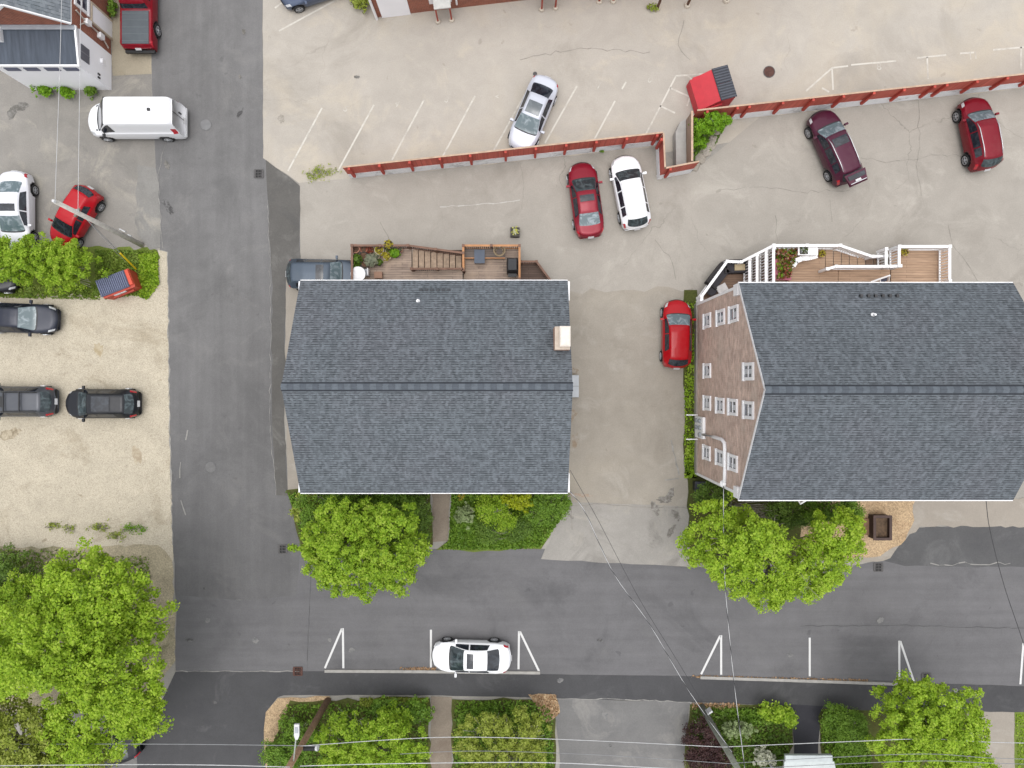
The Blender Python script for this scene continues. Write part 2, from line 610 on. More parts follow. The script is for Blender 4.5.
def tree(name, label, cat, base, lobes, clumps, per, size, mat, seed, trunk_r=0.16, group=None, sig=0.22, shell=0.5, branches=14, elong=1.5, trunk_mat=None, low=-0.25):
    rng = np.random.default_rng(seed)
    t = thing(name, label, cat, (base[0], base[1], 0), 0, group)
    if clumps > 100:
        clumps, per, size, sig = int(clumps * 0.85), per * 3.0, size * 0.60, sig * 1.35
        branches = int(branches * 1.8)
    P, Nn, cc = crown_points(lobes, clumps, per, rng, sig, shell, low)
    keep = P[:, 2] > 0.05
    leaf_mesh('crown', P[keep], Nn[keep], size, mat, rng, t, elong=elong)
    lb = np.array(lobes, float)
    top = lb[:, :3].mean(0)
    fork = np.array((base[0] * 0.6 + top[0] * 0.4, base[1] * 0.6 + top[1] * 0.4, max(0.25, top[2] * 0.45)))
    mb = MB()
    b3 = np.array((base[0], base[1], 0.0))
    mb.tube([b3, b3 * 0.5 + fork * 0.5 + rng.normal(size=3) * 0.04, fork], [trunk_r * 1.25, trunk_r, trunk_r * 0.85], 9)
    for i in range(branches):
        L = lb[i % len(lb)]
        d = rng.normal(size=3); d /= np.linalg.norm(d); d[2] = abs(d[2]) * 0.8
        e = L[:3] + d * L[3:6] * rng.uniform(0.85, 1.06)
        mid = fork * 0.45 + e * 0.55 + rng.normal(size=3) * 0.15 + np.array((0, 0, 0.15))
        mb.tube([fork - np.array((0, 0, 0.05 * (i % 4))), mid, e], [trunk_r * 0.5, trunk_r * 0.26, 0.012], 6)
        for q in range(4):
            e2 = mid + (e - mid) * rng.uniform(.3, .9) + rng.normal(size=3) * np.array(L[3:6]) * 0.2
            mb.tube([mid + (e - mid) * (.2 * q), e2], [trunk_r * 0.16, 0.012], 5)
    mb.build('trunk', trunk_mat or bark, t, smooth=True)
    return t

def inside(poly, P):
    x, y = P[:, 0], P[:, 1]
    r = np.zeros(len(P), bool)
    n = len(poly)
    for i in range(n):
        x0, y0 = poly[i]; x1, y1 = poly[(i + 1) % n]
        if y0 == y1:
            continue
        c = ((y0 > y) != (y1 > y)) & (x < (x1 - x0) * (y - y0) / (y1 - y0) + x0)
        r ^= c
    return r

def in_poly(poly, n, rng):
    a = np.array(poly)
    lo, hi = a.min(0), a.max(0)
    out = np.zeros((0, 2))
    while len(out) < n:
        q = rng.uniform(lo, hi, (n * 2, 2))
        out = np.vstack([out, q[inside(poly, q)]])
    return out[:n]

def ground_cover(name, poly, n, size, hmax, mat, seed, label, cat, elong=1.6, clump=0.0, density=None):
    """low leaves or grass blades over a polygon"""
    rng = np.random.default_rng(seed)
    q = in_poly(poly, n, rng)
    if density is not None:
        q = q[density(q, rng)]
    if clump:
        k = max(4, n // 40)
        cs = in_poly(poly, k, rng)
        q2 = cs[rng.integers(0, k, n)] + rng.normal(size=(n, 2)) * clump
        q2 = q2[inside(poly, q2)]
        q = np.vstack([q[: n // 3], q2])
    hh = hmax * (0.35 + 0.65 * (np.sin(q[:, 0] * 2.1 + seed) * np.cos(q[:, 1] * 2.7 + seed * 2) * 0.5 + 0.5))
    P = np.column_stack([q, 0.04 + rng.uniform(0.1, 1, len(q)) * hh])
    Nn = rng.normal(size=(len(q), 3)) * 0.7 + np.array((0, 0, 0.7))
    o = leaf_mesh(name, P, Nn, size, mat, rng, elong=elong)
    return stuff(o, label, cat)

# ------------------------------------------------------------------ ground, roads, lots
def PX(*pts):
    return [G(x, y) for x, y in pts]

def ground_sheet(name, pxs, z, mat, amp=0.05, seed=1, step=0.7):
    o = MB().sheet(rough_poly(PX(*pxs), step, amp, seed), z).build(name, mat)
    return structure(o)

g_base = ground_mat('ground_asphalt', A(168, 164, 157), 0.08, 0.10, 0.12, seed=1, light=A(190, 186, 176), stain=A(120, 117, 112), stain_amt=0.3)
structure(MB().sheet([(-300, -300), (300, -300), (300, 300), (-300, 300)], 0.0).build('ground', g_base))

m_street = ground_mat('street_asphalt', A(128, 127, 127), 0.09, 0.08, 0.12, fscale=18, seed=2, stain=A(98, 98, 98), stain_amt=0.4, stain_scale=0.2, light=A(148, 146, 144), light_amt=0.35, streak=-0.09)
m_cross = ground_mat('cross_street_asphalt', A(119, 118, 120), 0.09, 0.08, 0.10, fscale=18, seed=3, stain=A(86, 86, 88), stain_amt=0.45, stain_scale=0.16, light=A(126, 125, 125), light_amt=0.35, streak=0.09)
def tone_blend(m, y0, y1, other):
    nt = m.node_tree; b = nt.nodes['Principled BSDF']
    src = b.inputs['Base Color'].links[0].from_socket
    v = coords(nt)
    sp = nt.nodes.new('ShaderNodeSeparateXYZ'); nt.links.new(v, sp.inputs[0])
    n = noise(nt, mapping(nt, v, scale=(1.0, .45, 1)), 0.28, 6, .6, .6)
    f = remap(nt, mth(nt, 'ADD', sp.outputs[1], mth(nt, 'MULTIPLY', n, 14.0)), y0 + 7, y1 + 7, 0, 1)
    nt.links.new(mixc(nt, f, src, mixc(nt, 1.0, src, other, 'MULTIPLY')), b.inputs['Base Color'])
tone_blend(m_street, 6.0, -13.0, (0.76, 0.76, 0.775, 1))     # street colour darkens towards its south end, broken up by noise
m_newer = ground_mat('sidewalk_asphalt', A(85, 85, 87), 0.09, 0.08, 0.12, fscale=18, seed=4, light=A(118, 118, 119), light_amt=0.4, stain=A(70, 70, 74), stain_amt=0.35)
m_south = ground_mat('south_street_asphalt', A(88, 88, 90), 0.08, 0.08, 0.12, fscale=18, seed=5, light=A(120, 119, 120), light_amt=0.45, stain=A(74, 74, 78), stain_amt=0.3, stain_scale=0.25)
m_patch = ground_mat('patched_asphalt', A(108, 106, 103), 0.10, 0.10, 0.12, seed=6, light=A(145, 143, 139), light_amt=0.5, stain=A(92, 92, 92), stain_amt=0.5)
m_side = ground_mat('side_lot_asphalt', A(156, 152, 146), 0.09, 0.10, 0.12, seed=7, light=A(192, 186, 172), light_amt=0.55, stain=A(128, 126, 122), stain_amt=0.45, crack=0.5)
m_lot = ground_mat('upper_lot_asphalt', A(196, 189, 179), 0.06, 0.07, 0.08, seed=8, stain=A(164, 157, 146), stain_amt=0.55, stain_scale=0.14, light=A(220, 208, 188), light_amt=0.4, crack=0.22, rust=A(208, 196, 176))
m_low = ground_mat('lower_lot_asphalt', A(180, 174, 165), 0.06, 0.07, 0.09, seed=9, stain=A(150, 144, 135), stain_amt=0.55, stain_scale=0.18, light=A(208, 202, 192), light_amt=0.4, crack=0.5)
m_drive = ground_mat('driveway_asphalt', A(174, 167, 156), 0.07, 0.09, 0.10, seed=10, stain=A(150, 142, 130), stain_amt=0.5, stain_scale=0.22, light=A(196, 190, 180), light_amt=0.55, crack=0.2, rust=A(182, 173, 158))
m_apron = ground_mat('apron_concrete', A(172, 168, 162), 0.07, 0.09, 0.10, seed=11, stain=A(118, 113, 108), stain_amt=0.6, stain_scale=0.3, light=A(190, 184, 172), light_amt=0.5, crack=0.2)
m_gravel = ground_mat('pale_gravel', A(207, 197, 177), 0.06, 0.09, 0.14, fscale=16, seed=12, stain=A(160, 146, 122), stain_amt=0.6, stain_scale=0.22, light=A(220, 209, 188), light_amt=0.5, pebble=0.16)
m_concrete = ground_mat('pale_concrete', A(172, 164, 153), 0.06, 0.06, 0.08, seed=13, stain=A(158, 150, 140), stain_amt=0.45, light=A(204, 200, 192))
m_mulch = ground_mat('bark_mulch', A(198, 172, 138), 0.10, 0.18, 0.30, fscale=9, seed=14, stain=A(156, 122, 92), stain_amt=0.5, stain_scale=0.8, pebble=0.3, light=A(205, 178, 140))
m_soil = ground_mat('dark_soil', A(88, 94, 46), 0.15, 0.22, 0.3, fscale=9, seed=15, stain=A(92, 70, 48), stain_amt=0.6, stain_scale=0.6)
m_turf = ground_mat('turf_soil', A(112, 128, 56), 0.15, 0.18, 0.25, fscale=12, seed=16, stain=A(132, 120, 78), stain_amt=0.6, stain_scale=0.5)
m_grasslot = ground_mat('gravel_verge', A(186, 175, 149), 0.14, 0.2, 0.25, fscale=10, seed=17, stain=A(88, 96, 48), stain_amt=0.8, stain_scale=0.3, pebble=0.2)
m_drive2 = ground_mat('grey_drive', A(132, 131, 130), 0.06, 0.07, 0.10, seed=18, light=A(168, 165, 160), light_amt=0.5, stain=A(112, 112, 113), stain_amt=0.4, streak=0.05)
m_walk = ground_mat('brick_walk', A(152, 140, 126), 0.08, 0.12, 0.16, seed=19, stain=A(118, 100, 88), stain_amt=0.5)
m_black = ground_mat('fresh_asphalt', A(66, 66, 72), 0.07, 0.07, 0.12, fscale=18, seed=20, light=A(86, 86, 92))

Z = [0.004 * i for i in range(14)]
ground_sheet('upper_parking_lot', [(262, -400), (1700, -400), (1700, 40), (1024, 88), (690, 150), (345, 184), (300, 184), (263, 158)], Z[1], m_lot, 0.04, 1)
ground_sheet('lower_parking_lot', [(299, 183), (345, 179), (655, 147), (690, 173), (760, 117), (1024, 88), (1700, 0), (1700, 330), (1010, 330), (690, 330), (690, 300), (566, 300), (299, 300)], Z[2], m_low, 0.04, 2)
ground_sheet('driveway', [(545, 292), (693, 288), (693, 512), (545, 512)], Z[3], m_drive, 0.22, 3)
ground_sheet('concrete_strip', [(286, 276), (300, 268), (350, 268), (350, 300), (345, 480), (340, 505), (288, 495), (285, 340)], Z[4], m_concrete, 0.03, 4)
ground_sheet('apron', [(540, 560), (545, 552), (568, 502), (692, 506), (692, 567), (620, 564)], Z[5], m_apron, 0.04, 5)
ground_sheet('side_lot', [(-500, -60), (112, -60), (152, -60), (152, 84), (156, 165), (160, 250), (-500, 250)], Z[1], m_side, 0.05, 6)
ground_sheet('gravel_lot', [(-500, 288), (90, 288), (150, 296), (158, 250), (168, 250), (170, 420), (173, 560), (160, 640), (-500, 640)], Z[2], m_gravel, 0.10, 7, 0.4)
ground_sheet('verge', [(-500, 546), (0, 546), (70, 548), (158, 545), (172, 560), (176, 660), (150, 700), (-500, 760)], Z[3], m_grasslot, 0.10, 8, 0.45)
ground_sheet('concrete_pad', [(0, 750), (112, 742), (137, 752), (137, 1000), (-100, 1000)], Z[4], m_drive2, 0.04, 9)
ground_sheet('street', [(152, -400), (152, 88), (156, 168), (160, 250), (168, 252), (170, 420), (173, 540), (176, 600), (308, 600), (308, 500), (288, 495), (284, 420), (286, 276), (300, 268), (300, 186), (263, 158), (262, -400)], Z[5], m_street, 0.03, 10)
ground_sheet('cross_street', [(176, 595), (240, 600), (296, 596), (300, 548), (438, 549), (545, 549), (541, 559), (620, 563), (690, 567), (850, 566), (885, 560), (908, 545), (925, 527), (1024, 526), (1800, 526), (1800, 692), (1024, 686), (700, 677), (330, 672), (176, 673), (176, 600), (173, 540)], Z[6], m_cross, 0.05, 11)
ground_sheet('south_street', [(137, 754), (176, 671), (330, 672), (300, 690), (278, 697), (266, 712), (264, 730), (266, 768), (266, 1100), (137, 1100)], Z[7], m_south, 0.03, 12)
ground_sheet('sidewalk', [(300, 671), (700, 676), (1024, 686), (1800, 696), (1800, 726), (1024, 713), (866, 710), (790, 706), (700, 702), (555, 698), (430, 695), (275, 695)], Z[8], m_newer, 0.02, 13)
ground_sheet('sidewalk', [(910, 527), (1024, 526), (1800, 526), (1800, 572), (1024, 567), (905, 566), (880, 560)], Z[7], ground_mat('dark_strip', A(101, 101, 102), 0.10, 0.09, 0.12, fscale=18, seed=33, light=A(130, 130, 130), light_amt=0.4, stain=A(90, 90, 93), stain_amt=0.4), 0.06, 31)
ground_sheet('asphalt_patch', [(266, 160), (300, 186), (300, 268), (286, 276), (284, 420), (288, 496), (276, 495), (272, 420), (272, 276), (268, 200)], Z[7], m_patch, 0.06, 14)
ground_sheet('asphalt_patch', [(137, 165), (156, 168), (160, 248), (150, 250), (136, 232)], Z[7], ground_mat('left_patch', A(152, 150, 146), .08, .12, .12, seed=61, light=A(186, 180, 168), light_amt=.7, stain=A(120, 119, 118), stain_amt=.6, stain_scale=.5), 0.14, 15)
ground_sheet('grey_driveway', [(553, 698), (690, 702), (684, 760), (684, 1100), (556, 1100), (560, 760)], Z[9], m_drive2, 0.04, 16)
ground_sheet('concrete_drive', [(966, 711), (1014, 712), (1018, 1100), (968, 1100)], Z[9], m_concrete, 0.03, 17)
ground_sheet('brick_path', [(431, 696), (452, 697), (452, 1100), (430, 1100)], Z[9], m_walk, 0.05, 18)
ground_sheet('black_path', [(790, 704), (822, 706), (818, 745), (822, 1000), (780, 1000), (794, 745)], Z[9], m_black, 0.03, 19)
ground_sheet('pale_yard', [(905, 498), (1100, 498), (1100, 526), (920, 526), (905, 540), (890, 558), (850, 566), (862, 548)], Z[8], m_concrete, 0.10, 20, 0.4)
ground_sheet('garden_path', [(420, 470), (452, 470), (450, 498), (447.5, 541), (433, 542), (433, 498)], Z[4], m_walk, 0.05, 21)
ground_sheet('mulch_bed', [(800, 470), (915, 470), (914, 520), (905, 540), (880, 556), (845, 560), (800, 558)], Z[9], m_mulch, 0.12, 22, 0.4)
ground_sheet('garden_bed', [(686, 470), (800, 470), (800, 562), (690, 562)], Z[8], m_soil, 0.12, 23)
ground_sheet('garden_bed', [(684, 290), (697, 290), (697, 478), (684, 478)], Z[8], m_soil, 0.08, 24)
ground_sheet('garden_bed', [(286, 490), (431, 490), (433, 545), (420, 549), (302, 548), (290, 500)], Z[8], m_soil, 0.10, 25)
BED2 = [(451, 490), (568, 490), (560, 520), (541, 549), (500, 551), (436, 550), (448, 541)]
ground_sheet('garden_bed', BED2, Z[8], m_turf, 0.10, 26)
ground_sheet('mulch_bed', [(264, 730), (266, 712), (278, 698), (330, 696), (330, 768), (266, 768)], Z[10], m_mulch, 0.08, 27)
ground_sheet('garden_bed', [(290, 700), (430, 698), (430, 1100), (266, 1100), (268, 760)], Z[11], m_soil, 0.15, 28)
ground_sheet('garden_bed', [(452, 699), (530, 699), (553, 705), (556, 760), (556, 1100), (452, 1100)], Z[11], m_soil, 0.12, 29)
ground_sheet('mulch_bed', [(528, 694), (555, 694), (560, 712), (548, 722)], Z[12], m_mulch, 0.06, 32, 0.3)
ground_sheet('garden_bed', [(690, 704), (786, 705), (793, 712), (793, 745), (780, 770), (780, 1100), (684, 1100), (684, 760)], Z[10], m_soil, 0.08, 30)
ground_sheet('garden_bed', [(822, 708), (868, 710), (966, 712), (966, 1100), (840, 1100), (820, 745), (818, 716)], Z[10], m_soil, 0.08, 34)
ground_sheet('turf', [(1014, 712), (1400, 716), (1400, 1100), (1018, 1100)], Z[10], m_turf, 0.05, 35)
ground_sheet('turf', [(-500, 246), (100, 246), (157, 250), (159, 285), (120, 298), (60, 296), (-500, 292)], Z[5], m_turf, 0.2, 36, 0.4)
ground_sheet('tan_strip', [(110, -60), (152, -60), (152, 74), (113, 76)], Z[4], ground_mat('tan_concrete', A(178, 168, 148), 0.08, 0.12, 0.12, seed=41, stain=A(140, 128, 106), stain_amt=0.6, stain_scale=0.5), 0.05, 37)

# granite kerbs, real steps
m_kerb = plain('granite_kerb', A(178, 175, 170), 0.8, var=0.15, scale=4)
def kerb(pxs):
    mb = MB()
    pts = PX(*pxs)
    for a, b in zip(pts, pts[1:]):
        mb.bar((*a, 0.06), (*b, 0.06), 0.17, 0.12)
    structure(mb.build('kerb', m_kerb))
kerb([(325, 670.5), (420, 671), (540, 672.3)])
kerb([(700, 677), (780, 679.5), (868, 682.5), (906, 684)])

# tar seams and long cracks in the paving
def seam(pxs, w, z, mat, seed, amp=0.08, name='pavement_crack'):
    pts = rough_poly(PX(*pxs), 0.35, amp, seed, closed=False)
    mb = MB()
    rnd = random.Random(seed)
    for a, b in zip(pts, pts[1:]):
        d = math.hypot(b[0] - a[0], b[1] - a[1]) + 1e-6
        nx, ny = -(b[1] - a[1]) / d, (b[0] - a[0]) / d
        k = w * rnd.uniform(0.3, 0.9) / 2
        mb.poly([(a[0] - nx * k, a[1] - ny * k, z), (b[0] - nx * k, b[1] - ny * k, z), (b[0] + nx * k, b[1] + ny * k, z), (a[0] + nx * k, a[1] + ny * k, z)])
    structure(mb.build(name, mat))
m_seamd = plain('dark_seam', A(92, 92, 93), 0.9)
m_seaml = plain('pale_seam', A(158, 156, 152), 0.9, var=0.3)
m_cr2 = plain('fine_crack', A(152, 146, 138), 0.95, var=0.25)
seam([(312, 545), (310, 600), (307, 672)], 0.05, Z[9], m_seamd, 1, 0.02)
seam([(176, 671), (250, 671), (300, 671)], 0.07, Z[10], m_seaml, 2, 0.03)
seam([(568, 460), (570, 500), (572, 530)], 0.05, Z[7], m_cr2, 3, 0.05)
seam([(545, 507), (600, 504), (640, 507), (692, 508)], 0.05, Z[7], m_cr2, 4, 0.05)
seam([(918, 100), (919, 140), (917, 170), (921, 196)], 0.045, Z[4], m_cr2, 5, 0.09)
seam([(775, 215), (778, 245)], 0.04, Z[4], m_cr2, 6, 0.08)
seam([(830, 200), (832, 222)], 0.04, Z[4], m_cr2, 7, 0.06)
seam([(948, 225), (956, 250), (970, 268), (978, 282)], 0.05, Z[4], m_cr2, 8, 0.12)
seam([(861, 158), (890, 162), (925, 157), (990, 153)], 0.045, Z[4], m_cr2, 9, 0.12)
seam([(655, 240), (672, 262), (676, 280)], 0.05, Z[4], m_cr2, 10, 0.12)
seam([(520, 162), (524, 186), (522, 210)], 0.03, Z[4], m_cr2, 11, 0.05)
seam([(720, 190), (760, 187), (800, 192), (850, 190)], 0.04, Z[4], m_cr2, 12, 0.1)
seam([(380, 222), (388, 236), (391, 244)], 0.05, Z[4], m_cr2, 13, 0.08)
seam([(800, 626), (900, 625), (1024, 628)], 0.05, Z[9], m_seamd, 14, 0.05)
seam([(930, 563), (970, 564), (1010, 563)], 0.07, Z[9], m_seaml, 15, 0.12)
seam([(552, 698.5), (620, 699), (690, 702)], 0.07, Z[10], m_seaml, 16, 0.05)
seam([(176, 100), (158, 175), (163, 248)], 0.05, Z[9], m_seaml, 17, 0.05)
seam([(160, 250), (168, 252), (170, 420), (173, 545)], 0.09, Z[9], m_seaml, 18, 0.06)
seam([(684, 20), (678, 45), (690, 60)], 0.04, Z[3], m_cr2, 19, 0.1)
seam([(520, 60), (580, 48), (650, 52)], 0.04, Z[3], m_cr2, 20, 0.12)
seam([(268, 200), (271, 300), (270, 420), (276, 495)], 0.04, Z[10], m_seaml, 21, 0.06)
seam([(440, 207), (500, 203), (520, 200)], 0.07, Z[4], plain('worn_line', A(206, 202, 196), 0.9), 22, 0.03)
for i, (a, b) in enumerate([((671, 440), (679, 475)), ((665, 480), (679, 478)), ((188, 430), (186, 440)), ((181, 462), (180, 478)), ((181, 500), (186, 515))]):
    seam([a, b], 0.12, Z[10], m_seaml, 40 + i, 0.03)

# painted markings
mk_lot = marking_mat('worn_lot_paint', A(226, 221, 211), A(196, 189, 179), 0.44)
mk_num = marking_mat('worn_number_paint', A(220, 215, 206), A(196, 189, 179), 0.50)
mk_new = marking_mat('fresh_road_paint', A(234, 234, 233), A(140, 140, 141), 0.30)
def line(pxs, w, z, mat, name='parking_line'):
    mb = MB()
    pts = PX(*pxs)
    for a, b in zip(pts, pts[1:]):
        d = math.hypot(b[0] - a[0], b[1] - a[1])
        nx, ny = -(b[1] - a[1]) / d * w / 2, (b[0] - a[0]) / d * w / 2
        mb.poly([(a[0] - nx, a[1] - ny, z), (b[0] - nx, b[1] - ny, z), (b[0] + nx, b[1] + ny, z), (a[0] + nx, a[1] + ny, z)])
    return structure(mb.build(name, mat))
ZL = Z[3]
for a, b in [((322, 108), (288, 171)), ((374, 105), (338, 171)), ((424, 100), (392, 160)), ((475, 96), (443, 156)), ((525, 94), (494, 150)),
             ((577, 86), (545, 143)), ((626, 82), (622, 89)), ((615, 101), (594, 140)), ((676, 76), (646, 134)), ((279, 31), (340, -2)), ((275, 8), (282, 3))]:
    line([a, b], 0.10, ZL, mk_lot)
for pts in [[(676, 76), (703, 74)], [(670, 88), (690, 97)], [(660, 106), (675, 113)], [(690, 97), (687, 106)], [(688, 76), (696, 83)],
            [(806, 91), (832, 68)], [(832, 68), (848, 66)], [(851, 65), (896, 61)], [(832, 69), (833, 90)], [(917, 58), (946, 55)], [(927, 57), (928, 79)],
            [(960, 53.5), (974, 52.5)], [(993, 50), (1060, 44)], [(1021, 47), (1021, 70)], [(822, 88), (829, 92)]]:
    line(pts, 0.10, ZL, mk_lot)
ZR = Z[9]
for pts in [[(343, 628), (343.5, 668)], [(342, 628.5), (325, 668)], [(431, 629.5), (431, 668)], [(519, 631), (518.5, 669)], [(520, 631.5), (539, 671)],
            [(721, 635), (721, 674.5)], [(720, 635.5), (701, 674)], [(809.5, 637.5), (809.5, 676)], [(899, 640.5), (899, 680)], [(900, 641), (913.5, 681)], [(1023, 643), (1020, 684)]]:
    line(pts, 0.125, ZR, mk_new)

def number(txt, px, py, rot, size=0.55, mat=mk_num):
    cu = bpy.data.curves.new('stall_number', 'FONT')
    cu.body = txt
    cu.size = size
    cu.align_x = cu.align_y = 'CENTER'
    tmp = bpy.data.objects.new('tmp', cu)
    C.objects.link(tmp)
    dg = bpy.context.evaluated_depsgraph_get()
    me = bpy.data.meshes.new_from_object(tmp.evaluated_get(dg))
    bpy.data.objects.remove(tmp)
    me.name = 'stall_number'
    me.materials.clear(); me.materials.append(mat)
    o = bpy.data.objects.new('stall_number', me)
    C.objects.link(o)
    o.location = (*G(px, py), ZL + 0.001)
    o.rotation_euler = (0, 0, R(rot))
    structure(o)
for t, x, y in (('5', 346, 109), ('4', 397, 104), ('3', 447, 100), ('2', 498, 95), ('1', 599, 86), ('0', 650, 80)):
    number(t, x, y, -28, 0.55)
number('8', 879, 67, 5, 0.6)
number('11', 973, 56, 5, 0.65)

# drains and covers (things let into the paving)
m_rust = plain('rusty_iron', A(96, 66, 58), 0.9, var=0.3, scale=8)
m_iron = plain('cast_iron', A(96, 94, 94), 0.8, var=0.25, scale=8)
def drain(px, py, rot, label, mat, size=0.50):
    x, y = G(px, py)
    t = thing('storm_drain', label, 'drain', (x, y, 0.03), R(rot), 'storm drain grates')
    s = size
    def loc(mb, name, m):
        me = mb.build(name, m)
        me.parent = t
        return me
    mb = MB()
    for sx, sy, w, d in ((0, .5, 1, .1), (0, -.5, 1, .1), (.5, 0, .1, .9), (-.5, 0, .1, .9)):
        mb.box((sx * s, sy * s, 0.02), (w * s + .05, d * s, .02))
    for i in range(5):
        mb.box(((-.36 + .18 * i) * s, 0, 0.018), (.06 * s, .9 * s, .016))
    for i in range(2):
        mb.box((0, (-.17 + .34 * i) * s, 0.022), (.9 * s, .05 * s, .016))
    loc(mb, 'grate', mat)
    loc(MB().box((0, 0, 0.004), (s * .95, s * .95, .008)), 'pit', plain('pit_black', (.004, .004, .004, 1), .9))
drain(259, 174, 0, 'dark grate beside the upper lot corner where the street widens', m_iron)
drain(283, 549, 0, 'dark grate in the road by the bushy tree at the street corner', m_iron)
drain(298, 671, 0, 'rust-red square grate at the end of the kerb near the corner', m_rust)
drain(878, 567, 0, 'dark grate in front of the mulch bed and wooden planter box', m_iron)
drain(926, 677, 0, 'dark grate touching the tree by the painted parking lines', m_iron)
def manhole(px, py, r, label, mat):
    x, y = G(px, py)
    t = thing('manhole_cover', label, 'manhole cover', (x, y, 0.03), 0)
    a = MB().lathe((0, 0, 0), [(r, 0), (r, .012), (r * .9, .014)], 24).build('rim', m_iron if mat is m_rust else plain('worn_rim', A(124, 124, 124), .85, var=.15)); a.parent = t
    mb = MB().lathe((0, 0, 0.016), [(r * .88, 0), (r * .86, .008)], 24)
    for i in range(-3, 4):
        w = math.sqrt(max(0, .8 - (i * .25) ** 2)) * r * 1.7
        mb.box((0, i * .24 * r, .026), (w, r * .08, .006))
    b = mb.build('lid', mat); b.parent = t
manhole(769, 72, 0.36, 'round rust-brown cover in the pale upper parking lot', m_rust)
manhole(211, 467, 0.32, 'round grey cover flush in the street beside the gravel lot', plain('grey_cover', A(122, 121, 121), 0.8, var=0.12))
manhole(206, 125, 0.36, 'round worn grey cover in the street behind the white van', plain('worn_cover', A(140, 140, 141), 0.8, var=0.12))
manhole(535, 74, 0.13, 'small dark round cap in the pale lot above the silver car', m_iron)

# oil and tar marks worn into the paving
NB = [0]
def blot(px, py, rx, ry, rot, z, mat, seed):
    rnd = random.Random(seed)
    NB[0] += 1
    z += .0005 + .0005 * (NB[0] % 6)
    x, y = G(px, py)
    pts = []
    for k in range(18):
        a = 2 * math.pi * k / 18
        r = rnd.uniform(.65, 1.1)
        u, v = rx * r * math.cos(a), ry * r * math.sin(a)
        c, s = math.cos(rot), math.sin(rot)
        pts.append((x + u * c - v * s, y + u * s + v * c))
    structure(MB().sheet(pts, z).build('oil_stain', mat))
def stain_mat(name, col, under):
    """a soaked-in stain: broken up by the paving's own grain, thinning to its edge"""
    m, nt, b = mk(name)
    v = coords(nt)
    n = noise(nt, v, 3.2, 8, 0.75, 0.4)
    nt.links.new(mixc(nt, remap(nt, n, 0.40, 0.56), under, col), b.inputs['Base Color'])
    b.inputs['Roughness'].default_value = 0.85
    return m
m_oil = stain_mat('oil_stain_dark', A(80, 79, 79), A(128, 127, 127))
m_oil2 = stain_mat('damp_stain', A(108, 105, 100), A(146, 143, 138))
m_oil3 = stain_mat('faint_stain', A(156, 149, 138), A(194, 187, 177))
m_pale = stain_mat('pale_scuff', A(140, 139, 137), A(110, 110, 112))
blot(168, 207, .22, .62, .6, Z[10], m_oil, 1)
blot(240, 113, .12, .38, -.6, Z[10], m_oil, 2)
blot(167, 165, .16, .34, .5, Z[10], m_oil2, 3)
blot(12, 113, .32, .45, -.8, Z[2], m_oil2, 4)
blot(21, 107, .55, .28, .1, Z[2], m_oil2, 5)
blot(244, 32, .12, .2, .2, Z[10], m_oil2, 6)
blot(240, 77, .10, .16, .2, Z[10], m_oil2, 7)
blot(99, 350, .32, .5, .3, Z[3], stain_mat('tan_wet_patch', A(180, 164, 132), A(206, 194, 170)), 8)
blot(10, 434, .9, .35, .3, Z[3], stain_mat('dirt_patch', A(150, 136, 112), A(204, 192, 168)), 9)
blot(137, 455, .35, .6, .3, Z[3], stain_mat('dirt_patch_pale', A(178, 162, 138), A(205, 193, 169)), 10)
blot(281, 119, .22, .3, 0, Z[3], m_oil3, 11)
blot(357, 77, .2, .12, 0, Z[3], m_oil2, 12)
blot(580, 495, .9, .12, -.1, Z[7], stain_mat('rust_streak', A(176, 150, 128), A(178, 172, 162)), 13)
for i, (px, py) in enumerate(((670, 495), (676, 515), (664, 500), (672, 530), (655, 508))):
    blot(px, py, .5, .22, 1.1 + i, Z[7], stain_mat('grime', A(124, 119, 112), A(172, 168, 162)), 20 + i)
for i, (px, py, a) in enumerate(((566, 372, .4), (568, 415, 1.2), (570, 440, 1.4))):
    blot(px + 5, py, .5, .25, a, Z[7], stain_mat('leaf_stain', A(160, 142, 122), A(178, 172, 162)), 30 + i)
for i, (px, py) in enumerate(((205, 588), (208, 620), (256, 640), (190, 640), (330, 640), (352, 650), (600, 640), (880, 620), (790, 655), (215, 702), (560, 680), (605, 715), (610, 745), (955, 690))):
    blot(px, py, .12 + .05 * (i % 4), .10 + .06 * (i % 3), i, Z[12], m_pale if i % 3 else m_oil, 50 + i)

# ------------------------------------------------------------------ vehicles
def prof(pts, k=0.012):
    xs, ys = zip(*pts)
    def f(u):
        return sum(np.interp(u + o, xs, ys) for o in (-k, -k / 2, 0, k / 2, k)) / 5
    return f

